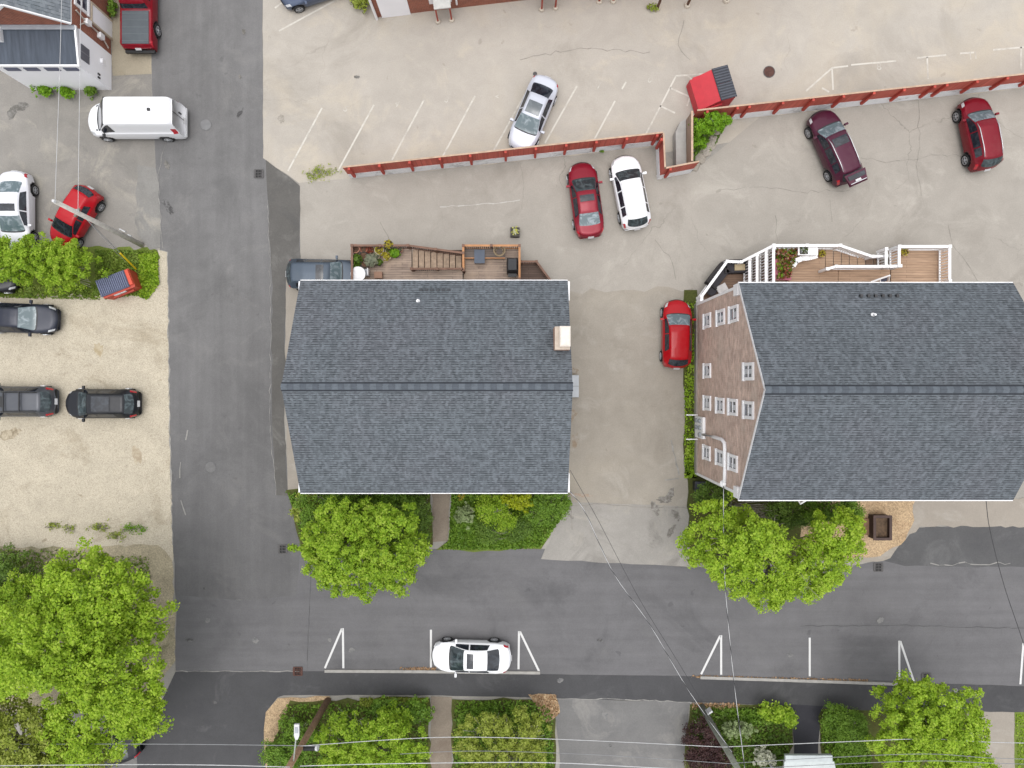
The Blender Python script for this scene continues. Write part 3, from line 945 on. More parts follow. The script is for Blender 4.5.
STY = {
 'sedan': dict(zt=[(0, .50), (.015, .66), (.06, .76), (.26, .94), (.43, 1.37), (.50, 1.44), (.58, 1.445), (.68, 1.38), (.845, 1.08), (.97, 1.05), (.995, .92), (1, .70)],
               zb=[(0, .46), (.015, .60), (.06, .69), (.26, .86), (.5, .91), (.85, .99), (.97, .98), (1, .62)],
               wr=[(0, .78), (.1, .80), (.26, .82), (.43, .64), (.68, .62), (.845, .74), (1, .76)],
               w=[(0, .72), (.02, .83), (.07, .93), (.16, 1), (.8, 1), (.93, .94), (.98, .84), (1, .74)],
               ws=(.268, .425), rw=(.70, .84), sw=[(.31, .475), (.49, .735)], axle=(.19, .785), roofu=(.44, .67)),
 'hatch': dict(zt=[(0, .52), (.015, .70), (.06, .82), (.24, 1.0), (.40, 1.42), (.48, 1.50), (.70, 1.50), (.86, 1.42), (.955, 1.06), (.985, .95), (1, .62)],
               zb=[(0, .46), (.015, .64), (.06, .74), (.24, .90), (.5, .96), (.86, 1.04), (.96, 1.02), (1, .58)],
               wr=[(0, .76), (.1, .80), (.24, .84), (.40, .68), (.86, .64), (.96, .74), (1, .78)],
               w=[(0, .72), (.02, .82), (.07, .92), (.16, 1), (.84, 1), (.94, .95), (.985, .86), (1, .78)],
               ws=(.25, .395), rw=(.875, .95), sw=[(.29, .50), (.515, .76)], axle=(.19, .82), roofu=(.42, .84)),
 'suv':   dict(zt=[(0, .60), (.015, .82), (.06, .95), (.25, 1.10), (.385, 1.56), (.46, 1.66), (.72, 1.66), (.88, 1.58), (.965, 1.18), (.99, 1.0), (1, .66)],
               zb=[(0, .52), (.015, .74), (.06, .86), (.25, 1.0), (.5, 1.06), (.88, 1.14), (.965, 1.12), (1, .62)],
               wr=[(0, .78), (.1, .82), (.25, .84), (.385, .68), (.88, .64), (.965, .74), (1, .78)],
               w=[(0, .74), (.02, .84), (.07, .93), (.16, 1), (.86, 1), (.95, .96), (.985, .88), (1, .80)],
               ws=(.26, .38), rw=(.89, .962), sw=[(.29, .49), (.505, .70), (.715, .84)], axle=(.195, .80), roofu=(.40, .86)),
 'van':   dict(zt=[(0, .60), (.01, .85), (.05, 1.05), (.17, 1.32), (.30, 2.26), (.335, 2.46), (.37, 2.52), (.955, 2.52), (.985, 2.44), (1, 2.2)],
               zb=[(0, .55), (.01, .76), (.05, .95), (.17, 1.2), (.30, 1.34), (.9, 1.4), (.99, 1.35), (1, 1.3)],
               wr=[(0, .76), (.17, .84), (.32, .80), (.97, .80), (1, .80)],
               w=[(0, .80), (.02, .88), (.07, .96), (.13, 1), (.95, 1), (.985, .97), (1, .93)],
               ws=(.178, .318), rw=None, sw=[(.215, .355)], axle=(.17, .80), roofu=(.37, .9)),
 'pickup': dict(zt=[(0, .66), (.01, .92), (.05, 1.05), (.22, 1.16), (.32, 1.74), (.38, 1.83), (.52, 1.83), (.575, 1.74), (.60, 1.16), (.62, 1.13), (.985, 1.13), (1, .70)],
               zb=[(0, .56), (.01, .84), (.05, .96), (.22, 1.06), (.6, 1.10), (.62, 1.10), (.985, 1.10), (1, .64)],
               wr=[(0, .80), (.1, .84), (.22, .86), (.32, .72), (.57, .70), (.61, .90), (1, .90)],
               w=[(0, .84), (.02, .90), (.07, .96), (.14, 1), (.97, 1), (1, .95)],
               ws=(.23, .315), rw=(.578, .598), sw=[(.26, .40), (.415, .53)], axle=(.17, .77), roofu=(.34, .55)),
}

m_glass = glass_mat('car_glass', A(52, 62, 66), A(112, 128, 132), 0.6)
m_glass_pale = glass_mat('car_glass_pale', A(104, 122, 128), A(196, 208, 216), 0.75, 1.5)
m_glass_dark = glass_mat('car_glass_dark', A(38, 42, 50), A(78, 86, 96), 0.5)
m_cowl = plain('cowl_black', A(30, 32, 36), 0.5)
m_chrome = plain('bright_trim', A(225, 226, 230), 0.2, metal=0.6, var=0.05)

def car(label, style, px, py, deg, L, W, paint, name='parked_car', cat='car', hs=1.0, world_xy=None, glass=None, wglass=None, rglass=None, sunroof=None,
        rails=None, extra=None, nose_lamps=clear_lens, group='parked cars'):
    S_ = STY[style]
    glass = glass or m_glass
    fz, fb, fr, fw = prof(S_['zt']), prof(S_['zb']), prof(S_['wr'], 0.03), prof(S_['w'])
    Lu = L
    hw = W / 2
    loc = world_xy or G(px, py, 0.75 * hs)
    rad = R(deg)
    t = thing(name, label, cat, (loc[0], loc[1], 0.04), rad, group)
    fr_ = FRAME[t.name]
    FRAME[t.name] = ((0, 0, 0), 0)                      # parts are written in the car's own frame
    rw_ = {'suv': .37, 'pickup': .40, 'van': .36}.get(style, .335)

    def cross(u):
        w = hw * fw(u)
        zt, zb, wr = fz(u) * hs, fb(u) * hs, fr(u) * w
        zb = min(zb, zt - .015)
        z0 = .24 if style in ('suv', 'pickup', 'van') else .18
        h = min(1.0, max(.25, (zt - zb) / .45))
        ys = np.array([.82 * w, .96 * w, w, .985 * w, max(.93 * w, wr), wr, wr * .86, 0])
        zs = np.array([z0, z0 + .07, z0 + .5 * (zb - z0), zb - .07, zb, zt - .085 * h, zt - .022 * h, zt])
        zs = np.maximum.accumulate(zs)
        return ys, zs
    def S(u, tt):
        """surface point; tt in -7..7 is signed: 0 = sill, 7 = centre line"""
        ys, zs = cross(u)
        a = abs(tt)
        k = .14
        y = np.mean([np.interp(min(7, max(0, a + o)), range(8), ys) for o in (-k, 0, k)]) if a < 6.86 else np.interp(a, range(8), ys)
        z = np.mean([np.interp(min(7, max(0, a + o)), range(8), zs) for o in (-k, 0, k)])
        q = (y / hw) ** 2
        x = L / 2 - u * L - (.20 if style == 'pickup' else .40) * q * max(0, 1 - u / .24) + (.05 if style in ('van', 'pickup') else .24) * q * max(0, 1 - (1 - u) / .2)
        return np.array((x, y if tt >= 0 else -y, z))
    us = sorted(set([round(v, 4) for v in list(np.linspace(0, 1, 61)) + [.005, .01, .025, .04, .975, .99, .995]]))
    ts = [i / 4 for i in range(29)]
    axl = [(L / 2 - a * L, rw_) for a in S_['axle']]
    mb = MB()
    ring = []
    inset = set()
    for u in us:
        row = []
        for tt in ts + [-q for q in ts[-2::-1]]:
            p = S(u, tt if tt != 0 else (0.0 if len(row) == 0 else -1e-9))
            for ax, rr in axl:
                if abs(tt) < 3.4 and math.hypot(p[0] - ax, p[2] - rr) < rr + .06:
                    p[1] *= .74
                    inset.add(len(mb.v))
            row.append(len(mb.v)); mb.v.append(tuple(p))
        ring.append(row)
    n = len(ring[0])
    for i in range(len(us) - 1):
        for k in range(n):
            f = (ring[i][k], ring[i][(k + 1) % n], ring[i + 1][(k + 1) % n], ring[i + 1][k])
            mb.f.append(f)
            mb.m.append(1 if (k == n - 1 or any(q in inset for q in f) or min(k, n - 2 - k) < 2) else 0)
    mb.f.append(tuple(ring[0])); mb.m.append(0)
    mb.f.append(tuple(ring[-1])[::-1]); mb.m.append(0)
    mb.build('body', [paint, black_plastic], t, smooth=True)

    def panel(nm, u0, u1, t0, t1, mat, off=.007, nu=8, nt_=6, sides=(1,), both=False, par=None, shape=None):
        """a skin lifted a few millimetres off the body; both = spans the centre line from -t0 to +t0"""
        m = MB()
        for sd in sides:
            base = len(m.v)
            tl = np.linspace(t0, t1, nt_) if not both else np.concatenate([-np.linspace(t0, 7, nt_), np.linspace(7, t0, nt_)[1:]])
            for i, u in enumerate(np.linspace(u0, u1, nu)):
                for j, q in enumerate(tl):
                    uu, qq = u, q
                    if shape:
                        uu, qq = shape(i / (nu - 1), j / (len(tl) - 1), u, q)
                    e = 1e-3
                    s_ = 1 if both else sd
                    p = S(uu, qq * s_)
                    du = S(min(1, uu + .004), qq * s_) - S(max(0, uu - .004), qq * s_)
                    dt = S(uu, qq * s_ + .06) - S(uu, qq * s_ - .06) if abs(abs(qq) - 7) > .05 else np.array((0, -1.0, 0)) * (1 if qq > 0 else 1)
                    nn = np.cross(du, dt)
                    l_ = np.linalg.norm(nn)
                    nn = nn / l_ if l_ > 1e-9 else np.array((0, 0, 1.0))
                    if (abs(qq) > 5 and nn[2] < 0) or (abs(qq) <= 5 and nn[1] * p[1] < 0):
                        nn = -nn
                    m.v.append(tuple(p + nn * off))
            k = len(tl)
            for i in range(nu - 1):
                for j in range(k - 1):
                    a = base + i * k + j
                    m.f.append((a, a + 1, a + k + 1, a + k)); m.m.append(0)
        return m.build(nm, mat, par or t, smooth=True)

    ws = S_['ws']
    bow = lambda s, e: (lambda i, j, u, q: (u + s * (1 - (2 * j - 1) ** 2) * (e + (1 - e) * (1 - i if s < 0 else i)), q))
    panel('cowl', ws[0] - .016, ws[0] + .016, 5.12, 7, m_cowl, .006, 3, 6, both=True, shape=(bow(-.028, 1) if style != 'van' else bow(-.012, 1)))
    panel('windshield', ws[0], ws[1], 5.12, 7, wglass or glass, .012, 8, 8, both=True, shape=(bow(-.028, .45) if style != 'van' else bow(-.012, .5)))
    if S_['rw']:
        panel('rear_window', S_['rw'][0], S_['rw'][1], 5.2, 7, rglass or glass, .012, 6, 8, both=True, shape=bow(.018, .4))
    for a, b in S_['sw']:
        for sd in (1, -1):
            last = (a, b) == S_['sw'][-1]
            panel('side_window', a, b, 4.10, 4.90, m_glass_dark, .008, 8, 4, sides=(sd,),
                  shape=(lambda i, j, u, q, a=a, b=b, last=last: (u if not (last and style != 'van') else a + (u - a) * (1 - .12 * j), q)))
    if style == 'van':
        panel('hood_vent', .115, .145, 5.5, 6.0, m_cowl, .008, 3, 3, sides=(1,))
        panel('hood_vent', .115, .145, 5.5, 6.0, m_cowl, .008, 3, 3, sides=(-1,))
    for sd in (1, -1):
        panel('headlight', .012, .075, 3.7, 5.0, nose_lamps, .008, 5, 4, sides=(sd,))
        panel('taillight', .945 if style != 'sedan' else .93, .992, 3.0, 4.4, red_lens, .008, 5, 4, sides=(sd,))
        u_m = ws[0] + .045
        p = S(u_m, 4.0 * sd)
        m = MB().box((p[0], sd * (hw + .10), p[2] + .05), (.12, .20, .14), 0)
        m.box((p[0], sd * (hw + .0), p[2] + .02), (.05, .12, .05))
        m.build('mirror', paint if style != 'van' else black_plastic, t)
    panel('grille', .0, .010, 5.6, 7, m_cowl, .012, 3, 5, both=True)
    if sunroof:
        panel('sunroof', sunroof[0], sunroof[1], 6.12, 7, m_glass_dark if len(sunroof) < 3 else sunroof[2], .022, 6, 6, both=True)
    if rails is not None:
        for sd in (1, -1):
            m = MB()
            m.tube([S(u, 5.55 * sd) + np.array((0, 0, .05 if 0 < i < 6 else .0)) for i, u in enumerate(np.linspace(S_['roofu'][0], S_['roofu'][1], 7))], .024, 6)
            m.build('roof_rail', rails, t, smooth=True)
    pr = S(.998, 2.6)
    MB().box((-L / 2 - .012, 0, .78 * hs if style != 'sedan' else .80 * hs), (.02, .36, .16), 0, tilt=.5).build('number_plate', plate_white, t)
    for ax, rr in axl:
        for sd in (1, -1):
            m = MB()
            w_ = .21
            y0 = hw + .008
            for (r0, r1, ya, yb) in ((rr * .62, rr * .95, y0 - .02, y0), (rr * .95, rr, y0, y0 - .03), (rr, rr, y0 - .03, y0 - w_ + .03), (rr, rr * .9, y0 - w_ + .03, y0 - w_)):
                N_ = 24
                base = len(m.v)
                for (r_, y_) in ((r0, ya), (r1, yb)):
                    for k in range(N_):
                        a = 2 * math.pi * k / N_
                        m.v.append((ax + r_ * math.cos(a), sd * y_, rr - .04 + r_ * math.sin(a)))
                for k in range(N_):
                    m.f.append((base + k, base + (k + 1) % N_, base + N_ + (k + 1) % N_, base + N_ + k)); m.m.append(0)
            wh = m.build('wheel', rubber, t, smooth=True)
            m = MB()
            N_ = 20
            yc = sd * (y0 - .035)
            ringp = [(ax + rr * .64 * math.cos(2 * math.pi * k / N_), yc, rr - .04 + rr * .64 * math.sin(2 * math.pi * k / N_)) for k in range(N_)]
            m.poly(ringp, 1)
            for k in range(5):
                a = 2 * math.pi * k / 5 + .3
                m.bar((ax, sd * (y0 - .012), rr - .04), (ax + rr * .62 * math.cos(a), sd * (y0 - .018), rr - .04 + rr * .62 * math.sin(a)), .10, .03, 0)
            for k in range(N_):
                a, b = 2 * math.pi * k / N_, 2 * math.pi * (k + 1) / N_
                m.bar((ax + rr * .62 * math.cos(a), sd * (y0 - .014), rr - .04 + rr * .62 * math.sin(a)), (ax + rr * .62 * math.cos(b), sd * (y0 - .014), rr - .04 + rr * .62 * math.sin(b)), .04, .04, 0)
            m.build('rim', [rim_metal, dark_metal], wh)
    if extra:
        extra(t, S, panel, L, hw)
    FRAME[t.name] = fr_
    return t

P_white = paint_mat('white_paint', (.80, .81, .84, 1))
P_silver = paint_mat('silver_paint', (.66, .67, .71, 1), 0.1)
P_silver2 = paint_mat('cool_silver_paint', (.47, .49, .55, 1), 0.15)
P_wred = paint_mat('bright_red_paint', A(190, 14, 32))
P_red2 = paint_mat('vivid_red_paint', A(188, 4, 24))
P_dred = paint_mat('dark_red_paint', A(140, 22, 42), 0.2)
P_mred = paint_mat('metallic_red_paint', A(146, 28, 48), 0.2)
P_purple = paint_mat('plum_paint', A(86, 34, 58), 0.2)
P_navy = paint_mat('dark_navy_paint', A(52, 56, 70), 0.15)
P_black = paint_mat('black_paint', A(40, 42, 48), 0.1)
P_grey = paint_mat('grey_paint', A(92, 95, 102), 0.25)
P_blue = paint_mat('slate_blue_paint', A(92, 104, 128), 0.3)
P_blue2 = paint_mat('steel_blue_paint', A(86, 98, 112), 0.3)

def van_extra(t, S, panel, L, hw):
    MB().box((*S(.79, 6.99)[:2], 2.56), (.16, .16, .10)).build('roof_vent', dark_metal, t)
    MB().box((-L / 2 + .0, 0, .45), (.10, 1.7, .14)).build('bumper', plate_white, t)
    MB().box((-L / 2 - .01, -.25, 1.3), (.06, .06, .30)).build('door_handle', dark_metal, t)
    MB().box((-L / 2 - .005, -.02, 1.5), (.03, .02, 1.5)).build('door_seam', dark_metal, t)
car('white high-roof panel van parked across the left side of the street', 'van', 0, 0, 180, 5.78, 1.98, P_white, 'panel_van', 'van', 1.0, (-22.52, 15.75), glass=m_glass_dark, extra=van_extra, group=None)

m_bed = plain('bed_cover_grey', A(84, 92, 98), 0.6, var=0.15, scale=2)
def truck_extra(t, S, panel, L, hw):
    mb = MB()
    mb.box((-L / 2 + 1.12, 0, 1.125), (1.95, hw * 1.62, .05))
    mb.build('bed_cover', m_bed, t)
    mb = MB()
    for i in range(5):
        mb.box((-L / 2 + .30 + i * .41, 0, 1.157), (.03, hw * 1.6, .015))
    mb.build('bed_rib', plain('rib_grey', A(108, 118, 122), 0.6), t)
    MB().box((-L / 2 - .07, 0, .52), (.16, 1.75, .18)).build('bumper', black_plastic, t)
car('dark red pickup truck with grey bed cover beside the brick building', 'pickup', 0, 0, 90, 5.6, 1.96, paint_mat('crimson_paint', A(144, 6, 32)), 'pickup_truck', 'pickup truck', 1.0, (-22.35, 22.85), extra=truck_extra, glass=m_glass_dark, group=None)

car('white sedan with dark sunroof nosing into the hedge at the left edge', 'sedan', 0, 0, -90, 4.8, 1.84, P_silver, world_xy=(-29.75, 10.35), wglass=m_glass_pale, rglass=m_glass_pale, sunroof=(.47, .56))
car('bright red hatchback parked at an angle under the utility pole', 'hatch', 0, 0, -121, 4.05, 1.72, P_wred, world_xy=(-26.25, 10.0), hs=1.0, glass=m_glass_dark)
car('dark navy sedan facing right on gravel at the left edge', 'sedan', 0, 0, -2, 4.75, 1.78, P_navy, world_xy=(-29.6, 3.95), wglass=m_glass_pale)
def rack_extra(t, S, panel, L, hw):
    for u in (.46, .66):
        p = S(u, 7)
        MB().bar((p[0], -hw * .62, p[2] + .10), (p[0], hw * .62, p[2] + .10), .06, .05).build('roof_bar', black_plastic, t)
    p = S(.40, 7)
    MB().box((p[0], 0, p[2] + .02), (.35, .62, .08)).build('roof_spoiler', black_plastic, t)
car('grey wagon with black roof bars, tail lights facing the black car', 'suv', 0, 0, 180, 4.65, 1.82, P_grey, world_xy=(-29.65, -1.05), rails=black_plastic, extra=rack_extra, glass=m_glass_dark, rglass=m_glass, hs=.93)
car('black hatchback facing left on gravel behind the grey wagon', 'hatch', 0, 0, 180, 4.5, 1.76, P_black, world_xy=(-24.6, -1.18), rglass=m_glass, sunroof=(.46, .70))
car('dark car almost hidden under the big tree at the street corner', 'sedan', 0, 0, 200, 4.5, 1.76, P_black, world_xy=(-24.45, -22.15))
car('black car mostly hidden under the hedge at the left edge', 'sedan', 0, 0, 2, 4.5, 1.76, P_black, world_xy=(-31.9, 6.35))
car('slate blue sedan at the top edge left of the brick building', 'sedan', 0, 0, 198, 4.7, 1.8, P_blue, world_xy=(-11.75, 23.95), wglass=m_glass_pale)
m_pano = glass_mat('panorama_glass', A(96, 104, 110), A(132, 140, 146), 0.6, 1.2)
car('silver white sedan with panoramic glass roof between slanted lines of the upper lot', 'sedan', 0, 0, -112.5, 4.72, 1.80, P_silver2, world_xy=(1.25, 16.2), wglass=m_glass_pale, rglass=m_glass_dark, sunroof=(.445, .60, m_pano), hs=.98)
car('dark red sedan with sunroof beside the white crossover below the fence', 'sedan', 0, 0, 97.5, 4.6, 1.78, P_mred, world_xy=(4.42, 11.05), rglass=m_glass_pale, sunroof=(.475, .56))
car('white crossover beside the dark red sedan below the red fence', 'suv', 0, 0, 101, 4.5, 1.80, P_white, world_xy=(7.08, 11.5), hs=.95, glass=m_glass, rails=white_trim)
def gate_extra(t, S, panel, L, hw):
    m = MB()
    x0, z0, x1, z1 = -L / 2 + .42, 1.60, -L / 2 - .30, 1.52
    m.faces([(x0, -.66, z0), (x0, .66, z0), (x1, .58, z1), (x1, -.58, z1), (x0, -.66, z0 + .07), (x0, .66, z0 + .07), (x1 + .1, .54, z1 + .12), (x1 + .1, -.54, z1 + .12)],
            [(0, 1, 2, 3), (4, 7, 6, 5), (0, 4, 5, 1), (1, 5, 6, 2), (2, 6, 7, 3), (3, 7, 4, 0)])
    g = m.build('tailgate', P_purple, t)
    MB().box((x1 + .46, 0, z0 + .085), (.26, 1.05, .02), tilt=-.08).build('gate_window', m_glass_dark, g)
    MB().box((x1 + .22, 0, z0 + .075), (.13, .34, .03), tilt=-.08).build('gate_plate', plate_white, g)
    MB().box((x1 + .12, 0, z0 + .06), (.04, 1.0, .03), tilt=-.08).build('gate_trim', m_chrome, g)
car('plum SUV with raised tailgate and chrome roof rails in the lower lot', 'suv', 0, 0, 114, 4.7, 1.84, P_purple, world_xy=(19.3, 14.2), wglass=m_glass_pale, sunroof=(.43, .54), rails=m_chrome, extra=gate_extra, hs=1.0)
car('metallic red SUV with chrome rails at the far right by the fence', 'suv', 0, 0, 101.5, 4.45, 1.82, paint_mat('cherry_paint', A(134, 18, 38), 0.2), world_xy=(28.0, 15.0), wglass=m_glass_pale, rails=m_chrome)
car('vivid red hatchback parked beside the tan brick wall and green strip', 'hatch', 0, 0, 89, 4.15, 1.74, P_red2, world_xy=(9.88, 3.0), wglass=m_glass_pale, rglass=m_glass_dark, hs=1.02)
car('white sedan parked alone along the kerb of the cross street', 'sedan', 0, 0, 179, 4.78, 1.84, P_white, world_xy=(-2.45, -16.36), glass=m_glass_dark, wglass=m_glass, sunroof=(.455, .535))
car('steel blue SUV half under the roof edge beside the wooden deck', 'suv', 0, 0, -1, 4.45, 1.80, P_blue2, world_xy=(-11.3, 6.55), wglass=m_glass_pale, sunroof=(.45, .55), hs=.98)

# ------------------------------------------------------------------ houses
def gable_x(x0, x1, yn, ys, yr, ze, zr, th=.16):
    """roof with its ridge along x: one closed mesh, material 0 shingles, 1 white edge"""
    mb = MB()
    for (ye, s) in ((yn, 1), (ys, -1)):
        a, b, c, d = (x0, ye, ze), (x1, ye, ze), (x1, yr, zr), (x0, yr, zr)
        dn = lambda p: (p[0], p[1], p[2] - th)
        mb.poly([a, b, c, d] if s < 0 else [b, a, d, c], 0)
        mb.poly([dn(d), dn(c), dn(b), dn(a)] if s < 0 else [dn(c), dn(d), dn(a), dn(b)], 1)
        mb.poly([dn(a), dn(b), b, a], 1)
        mb.poly([dn(b), dn(c), c, b], 1)
        mb.poly([dn(d), dn(a), a, d], 1)
    return mb

def ridge_cap(x0, x1, yr, zr, tan, mats, t, w=.15):
    mb = MB()
    n = int((x1 - x0) / .30)
    for i in range(n):
        a, b = x0 + (x1 - x0) * i / n, x0 + (x1 - x0) * (i + 1) / n - .012
        z = zr + .045 + (.008 if i % 2 else 0)
        for s in (1, -1):
            y = yr + s * w
            p = [(a, yr, z), (b, yr, z), (b, y, z - w * tan), (a, y, z - w * tan)]
            mb.poly(p if s < 0 else p[::-1], i % 2)
            y2 = yr + s * (w + .07)
            mb.poly([(a, y, z - w * tan + .006), (b + .012, y, z - w * tan + .006), (b + .012, y2, z - (w + .07) * tan - .01), (a, y2, z - (w + .07) * tan - .01)][::(1 if s < 0 else -1)], 2)
    return mb.build('ridge_cap', mats, t)

def onroof(px, py, ze, ye, tan, sgn=1):
    z = ze
    for _ in range(20):
        x, y = G(px, py, z)
        z = ze + max(0, (ye - y) * sgn) * tan
    return (x, y, z)

def window(t, c, axis, w, h, sash=True, fw=.10, name='window'):
    """framed window centred at c on a wall facing axis ('-x','+x','-y','+y')"""
    n = {'-x': (-1, 0), '+x': (1, 0), '-y': (0, -1), '+y': (0, 1)}[axis]
    tx, ty = -n[1], n[0]
    def bx(mb, u, v, su, sv, dep, off):
        cx, cy = c[0] + n[0] * off + tx * u, c[1] + n[1] * off + ty * u
        sx = abs(n[0]) * dep + abs(tx) * su
        sy = abs(n[1]) * dep + abs(ty) * su
        mb.box((cx, cy, c[2] + v), (sx, sy, sv))
    mb = MB()
    bx(mb, 0, h / 2 - fw / 2, w, fw, .08, .04)
    bx(mb, 0, -h / 2 + fw / 2, w + .06, fw, .12, .06)
    bx(mb, w / 2 - fw / 2, 0, fw, h - 2 * fw - .002, .08, .04)
    bx(mb, -w / 2 + fw / 2, 0, fw, h - 2 * fw - .002, .08, .04)
    if sash:
        bx(mb, 0, 0, w - 2 * fw - .004, .06, .06, .03)
    f = mb.build(name, white_trim, t)
    mb = MB()
    bx(mb, 0, 0, w - 2 * fw, h - 2 * fw, .03, .012)
    mb.build('pane', pane_glass, f)
    if sash:
        mb = MB()
        k_ = random.Random(round(c[0] * 31 + c[1] * 17 + c[2] * 7))
        hb_ = (h - 2.4 * fw) * k_.choice((.45, .6, .8, 1.0))
        bx(mb, w * k_.uniform(-.02, .18), (h - 2.4 * fw - hb_) / 2, w * k_.uniform(.18, .42), hb_, .012, .034)
        mb.build('blind', plain('blind_cloth', A(214, 216, 220), 0.8) if 'blind_cloth' not in bpy.data.materials else bpy.data.materials['blind_cloth'], f)
    return f

cosA = 5.58 / math.hypot(5.58, 3.1)
roofA = shingle_mat('slate_shingles', A(121, 128, 135), A(101, 107, 113), A(68, 72, 78), cosA, seed=3)
cosB = 5.2 / math.hypot(5.2, 3.65)
roofB = shingle_mat('blue_grey_shingles', A(120, 127, 134), A(100, 106, 112), A(67, 71, 77), cosB, seed=11)
cap1 = plain('ridge_shingle', A(106, 114, 123), 0.9, var=0.15, scale=5)
cap2 = plain('ridge_shingle_dark', A(92, 99, 108), 0.9, var=0.15, scale=5)
cap3 = plain('ridge_underlap', A(52, 57, 65), 0.9)
sidingA = plank_mat('cream_siding', A(205, 198, 186), A(198, 190, 178), A(150, 145, 136), .12, 'z', 4.0)

def shell_x(t, x0, x1, y0, y1, yr, ztop, zr, mat):
    mb = MB()
    mb.faces([(x0, y0, 0), (x1, y0, 0), (x1, y1, 0), (x0, y1, 0), (x0, y0, ztop), (x1, y0, ztop), (x1, y1, ztop), (x0, y1, ztop), (x0, yr, zr), (x1, yr, zr)],
             [(0, 1, 5, 4), (2, 3, 7, 6), (1, 2, 6, 9, 5), (3, 0, 4, 8, 7)])
    return mb.build('wall', mat, t)

# house by the street corner
ZE1, ZR1, YN1, YS1, YR1 = 6.0, 9.1, 5.44, -5.73, -0.13
X0, X1 = -11.12, 2.93
TAN1 = (ZR1 - ZE1) / (YN1 - YR1)
h1 = thing('house', 'house with slate blue gable roof and a small chimney, at the street corner', 'house', (-4.1, -.1, 0))
shell_x(h1, X0 + .28, X1 - .28, -5.35, 5.1, YR1, 5.95, ZR1 - .25, sidingA)
rf = gable_x(X0, X1, YN1, YS1, YR1, ZE1, ZR1).build('roof', [roofA, white_trim], h1)
ridge_cap(X0 - .02, X1 + .02, YR1, ZR1, TAN1, [cap1, cap2, cap3], h1)
MB().box(((X0 + X1) / 2, YN1 + .02, ZE1 - .08), (X1 - X0, .04, .12)).build('gutter', white_trim, h1)
MB().box(((X0 + X1) / 2, YS1 - .02, ZE1 - .08), (X1 - X0, .04, .12)).build('gutter', white_trim, h1)
for x in (X0 - .012, X1 + .012):
    mb = MB()
    for ye in (YN1, YS1):
        mb.bar((x + (.03 if x < 0 else -.03), ye, ZE1 - .24), (x + (.03 if x < 0 else -.03), YR1, ZR1 - .24), .03, .14)
    mb.build('rake_board', white_trim, h1)
for cx, cy in ((X1 - .18, 4.9), (X0 + .18, 4.9), (X1 - .18, -5.2), (X0 + .18, -5.2)):
    MB().box((X1 + .06 if cx > 0 else X0 - .06, cy, 5.82), (.10, 1.0, .26)).build('eave_return', white_trim, h1)
chim_brick = brick_mat('chimney_brick', A(176, 122, 96), A(196, 150, 124), A(205, 190, 175))
ch = MB().box((2.44, 2.22, 8.1), (.74, 1.12, 1.8)).build('chimney', chim_brick, rf)
MB().box((2.56, 2.30, 9.06), (.52, .98, .12)).box((2.56, 2.30, 9.16), (.42, .86, .09)).build('chimney_cap', plain('pale_mortar', A(244, 236, 226), 0.85, var=0.08, scale=6), h1)
mb = MB(); p = onroof(418, 301, ZE1, YN1, TAN1)
mb.lathe((p[0], p[1], p[2] - .1), [(.11, 0), (.10, .12), (.05, .16), (.05, .34)], 12).build('vent_pipe', white_trim, h1)
guard = plain('guard_metal', A(44, 49, 57), 0.6)
for i in range(6):
    p = onroof(421 + i * 5.6, 290, ZE1, YN1, TAN1)
    MB().box((p[0], p[1], p[2] + .03), (.17, .12, .10)).build('snow_guard', guard, h1)
for y in (-3.4, -.9, 1.6, 4.0):
    for z in (1.6, 4.3):
        window(h1, (X1 - .28, y, z), '+x', .95, 1.6)
        if abs(y - .1) > .3:
            window(h1, (X0 + .28, y, z), '-x', .95, 1.6)
for x in (-9.2, -6.6, -1.6, .9):
    for z in (1.6, 4.3):
        window(h1, (x, -5.35, z), '-y', .95, 1.6)
        window(h1, (x, 5.1, z + .3), '+y', .95, 1.4)
dr = MB().box((-4.3, -5.40, 1.1), (1.0, .08, 2.1)).build('door', plain('door_green', A(60, 82, 74), 0.5), h1)
MB().lathe((-3.95, -5.47, 1.05), [(.03, 0), (.05, .03), (.03, .07)], 10).build('handle', m_chrome, dr)

# house with the pinkish tan brick gable
ZE2, ZR2, YN2, YS2, YR2 = 8.95, 12.6, 4.90, -5.62, -0.25
BX0, BX1 = 10.97, 24.25
TAN2 = (ZR2 - ZE2) / (YN2 - YR2)
sidingB = brick_mat('tan_brick', A(236, 208, 194), A(206, 176, 161), A(230, 214, 202), big=True)
h2 = thing('house', 'tall house with pinkish tan brick gable wall and blue grey roof', 'house', (18, -.3, 0))
shell_x(h2, 11.15, 24.05, -5.43, 4.83, YR2, 8.78, ZR2 - .17, sidingB)
rf2 = gable_x(BX0, BX1, YN2, YS2, YR2, ZE2, ZR2).build('roof', [roofB, white_trim], h2)
ridge_cap(BX0 - .02, BX1 + .02, YR2, ZR2, TAN2, [cap1, cap2, cap3], h2)
for x, nm in ((BX0 - .012, 'rake_board'), (BX1 + .012, 'rake_board')):
    mb = MB()
    for ye in (YN2, YS2):
        mb.bar((x + (.012 if x < 15 else -.03), ye, ZE2 - .10), (x + (.012 if x < 15 else -.03), YR2, ZR2 - .10), .02, .16)
    mb.build(nm, white_trim, h2)
mb = MB()
for y in (-5.43, 4.9):
    mb.bar((11.15, y, ZE2 - .1), (BX0, y, ZE2 - .1), .01, .01)
MB().box(((BX0 + BX1) / 2, YN2 + .02, ZE2 - .08), (BX1 - BX0, .045, .12)).build('gutter', white_trim, h2)
MB().box(((BX0 + BX1) / 2, YS2 - .02, ZE2 - .08), (BX1 - BX0, .045, .12)).build('gutter', white_trim, h2)
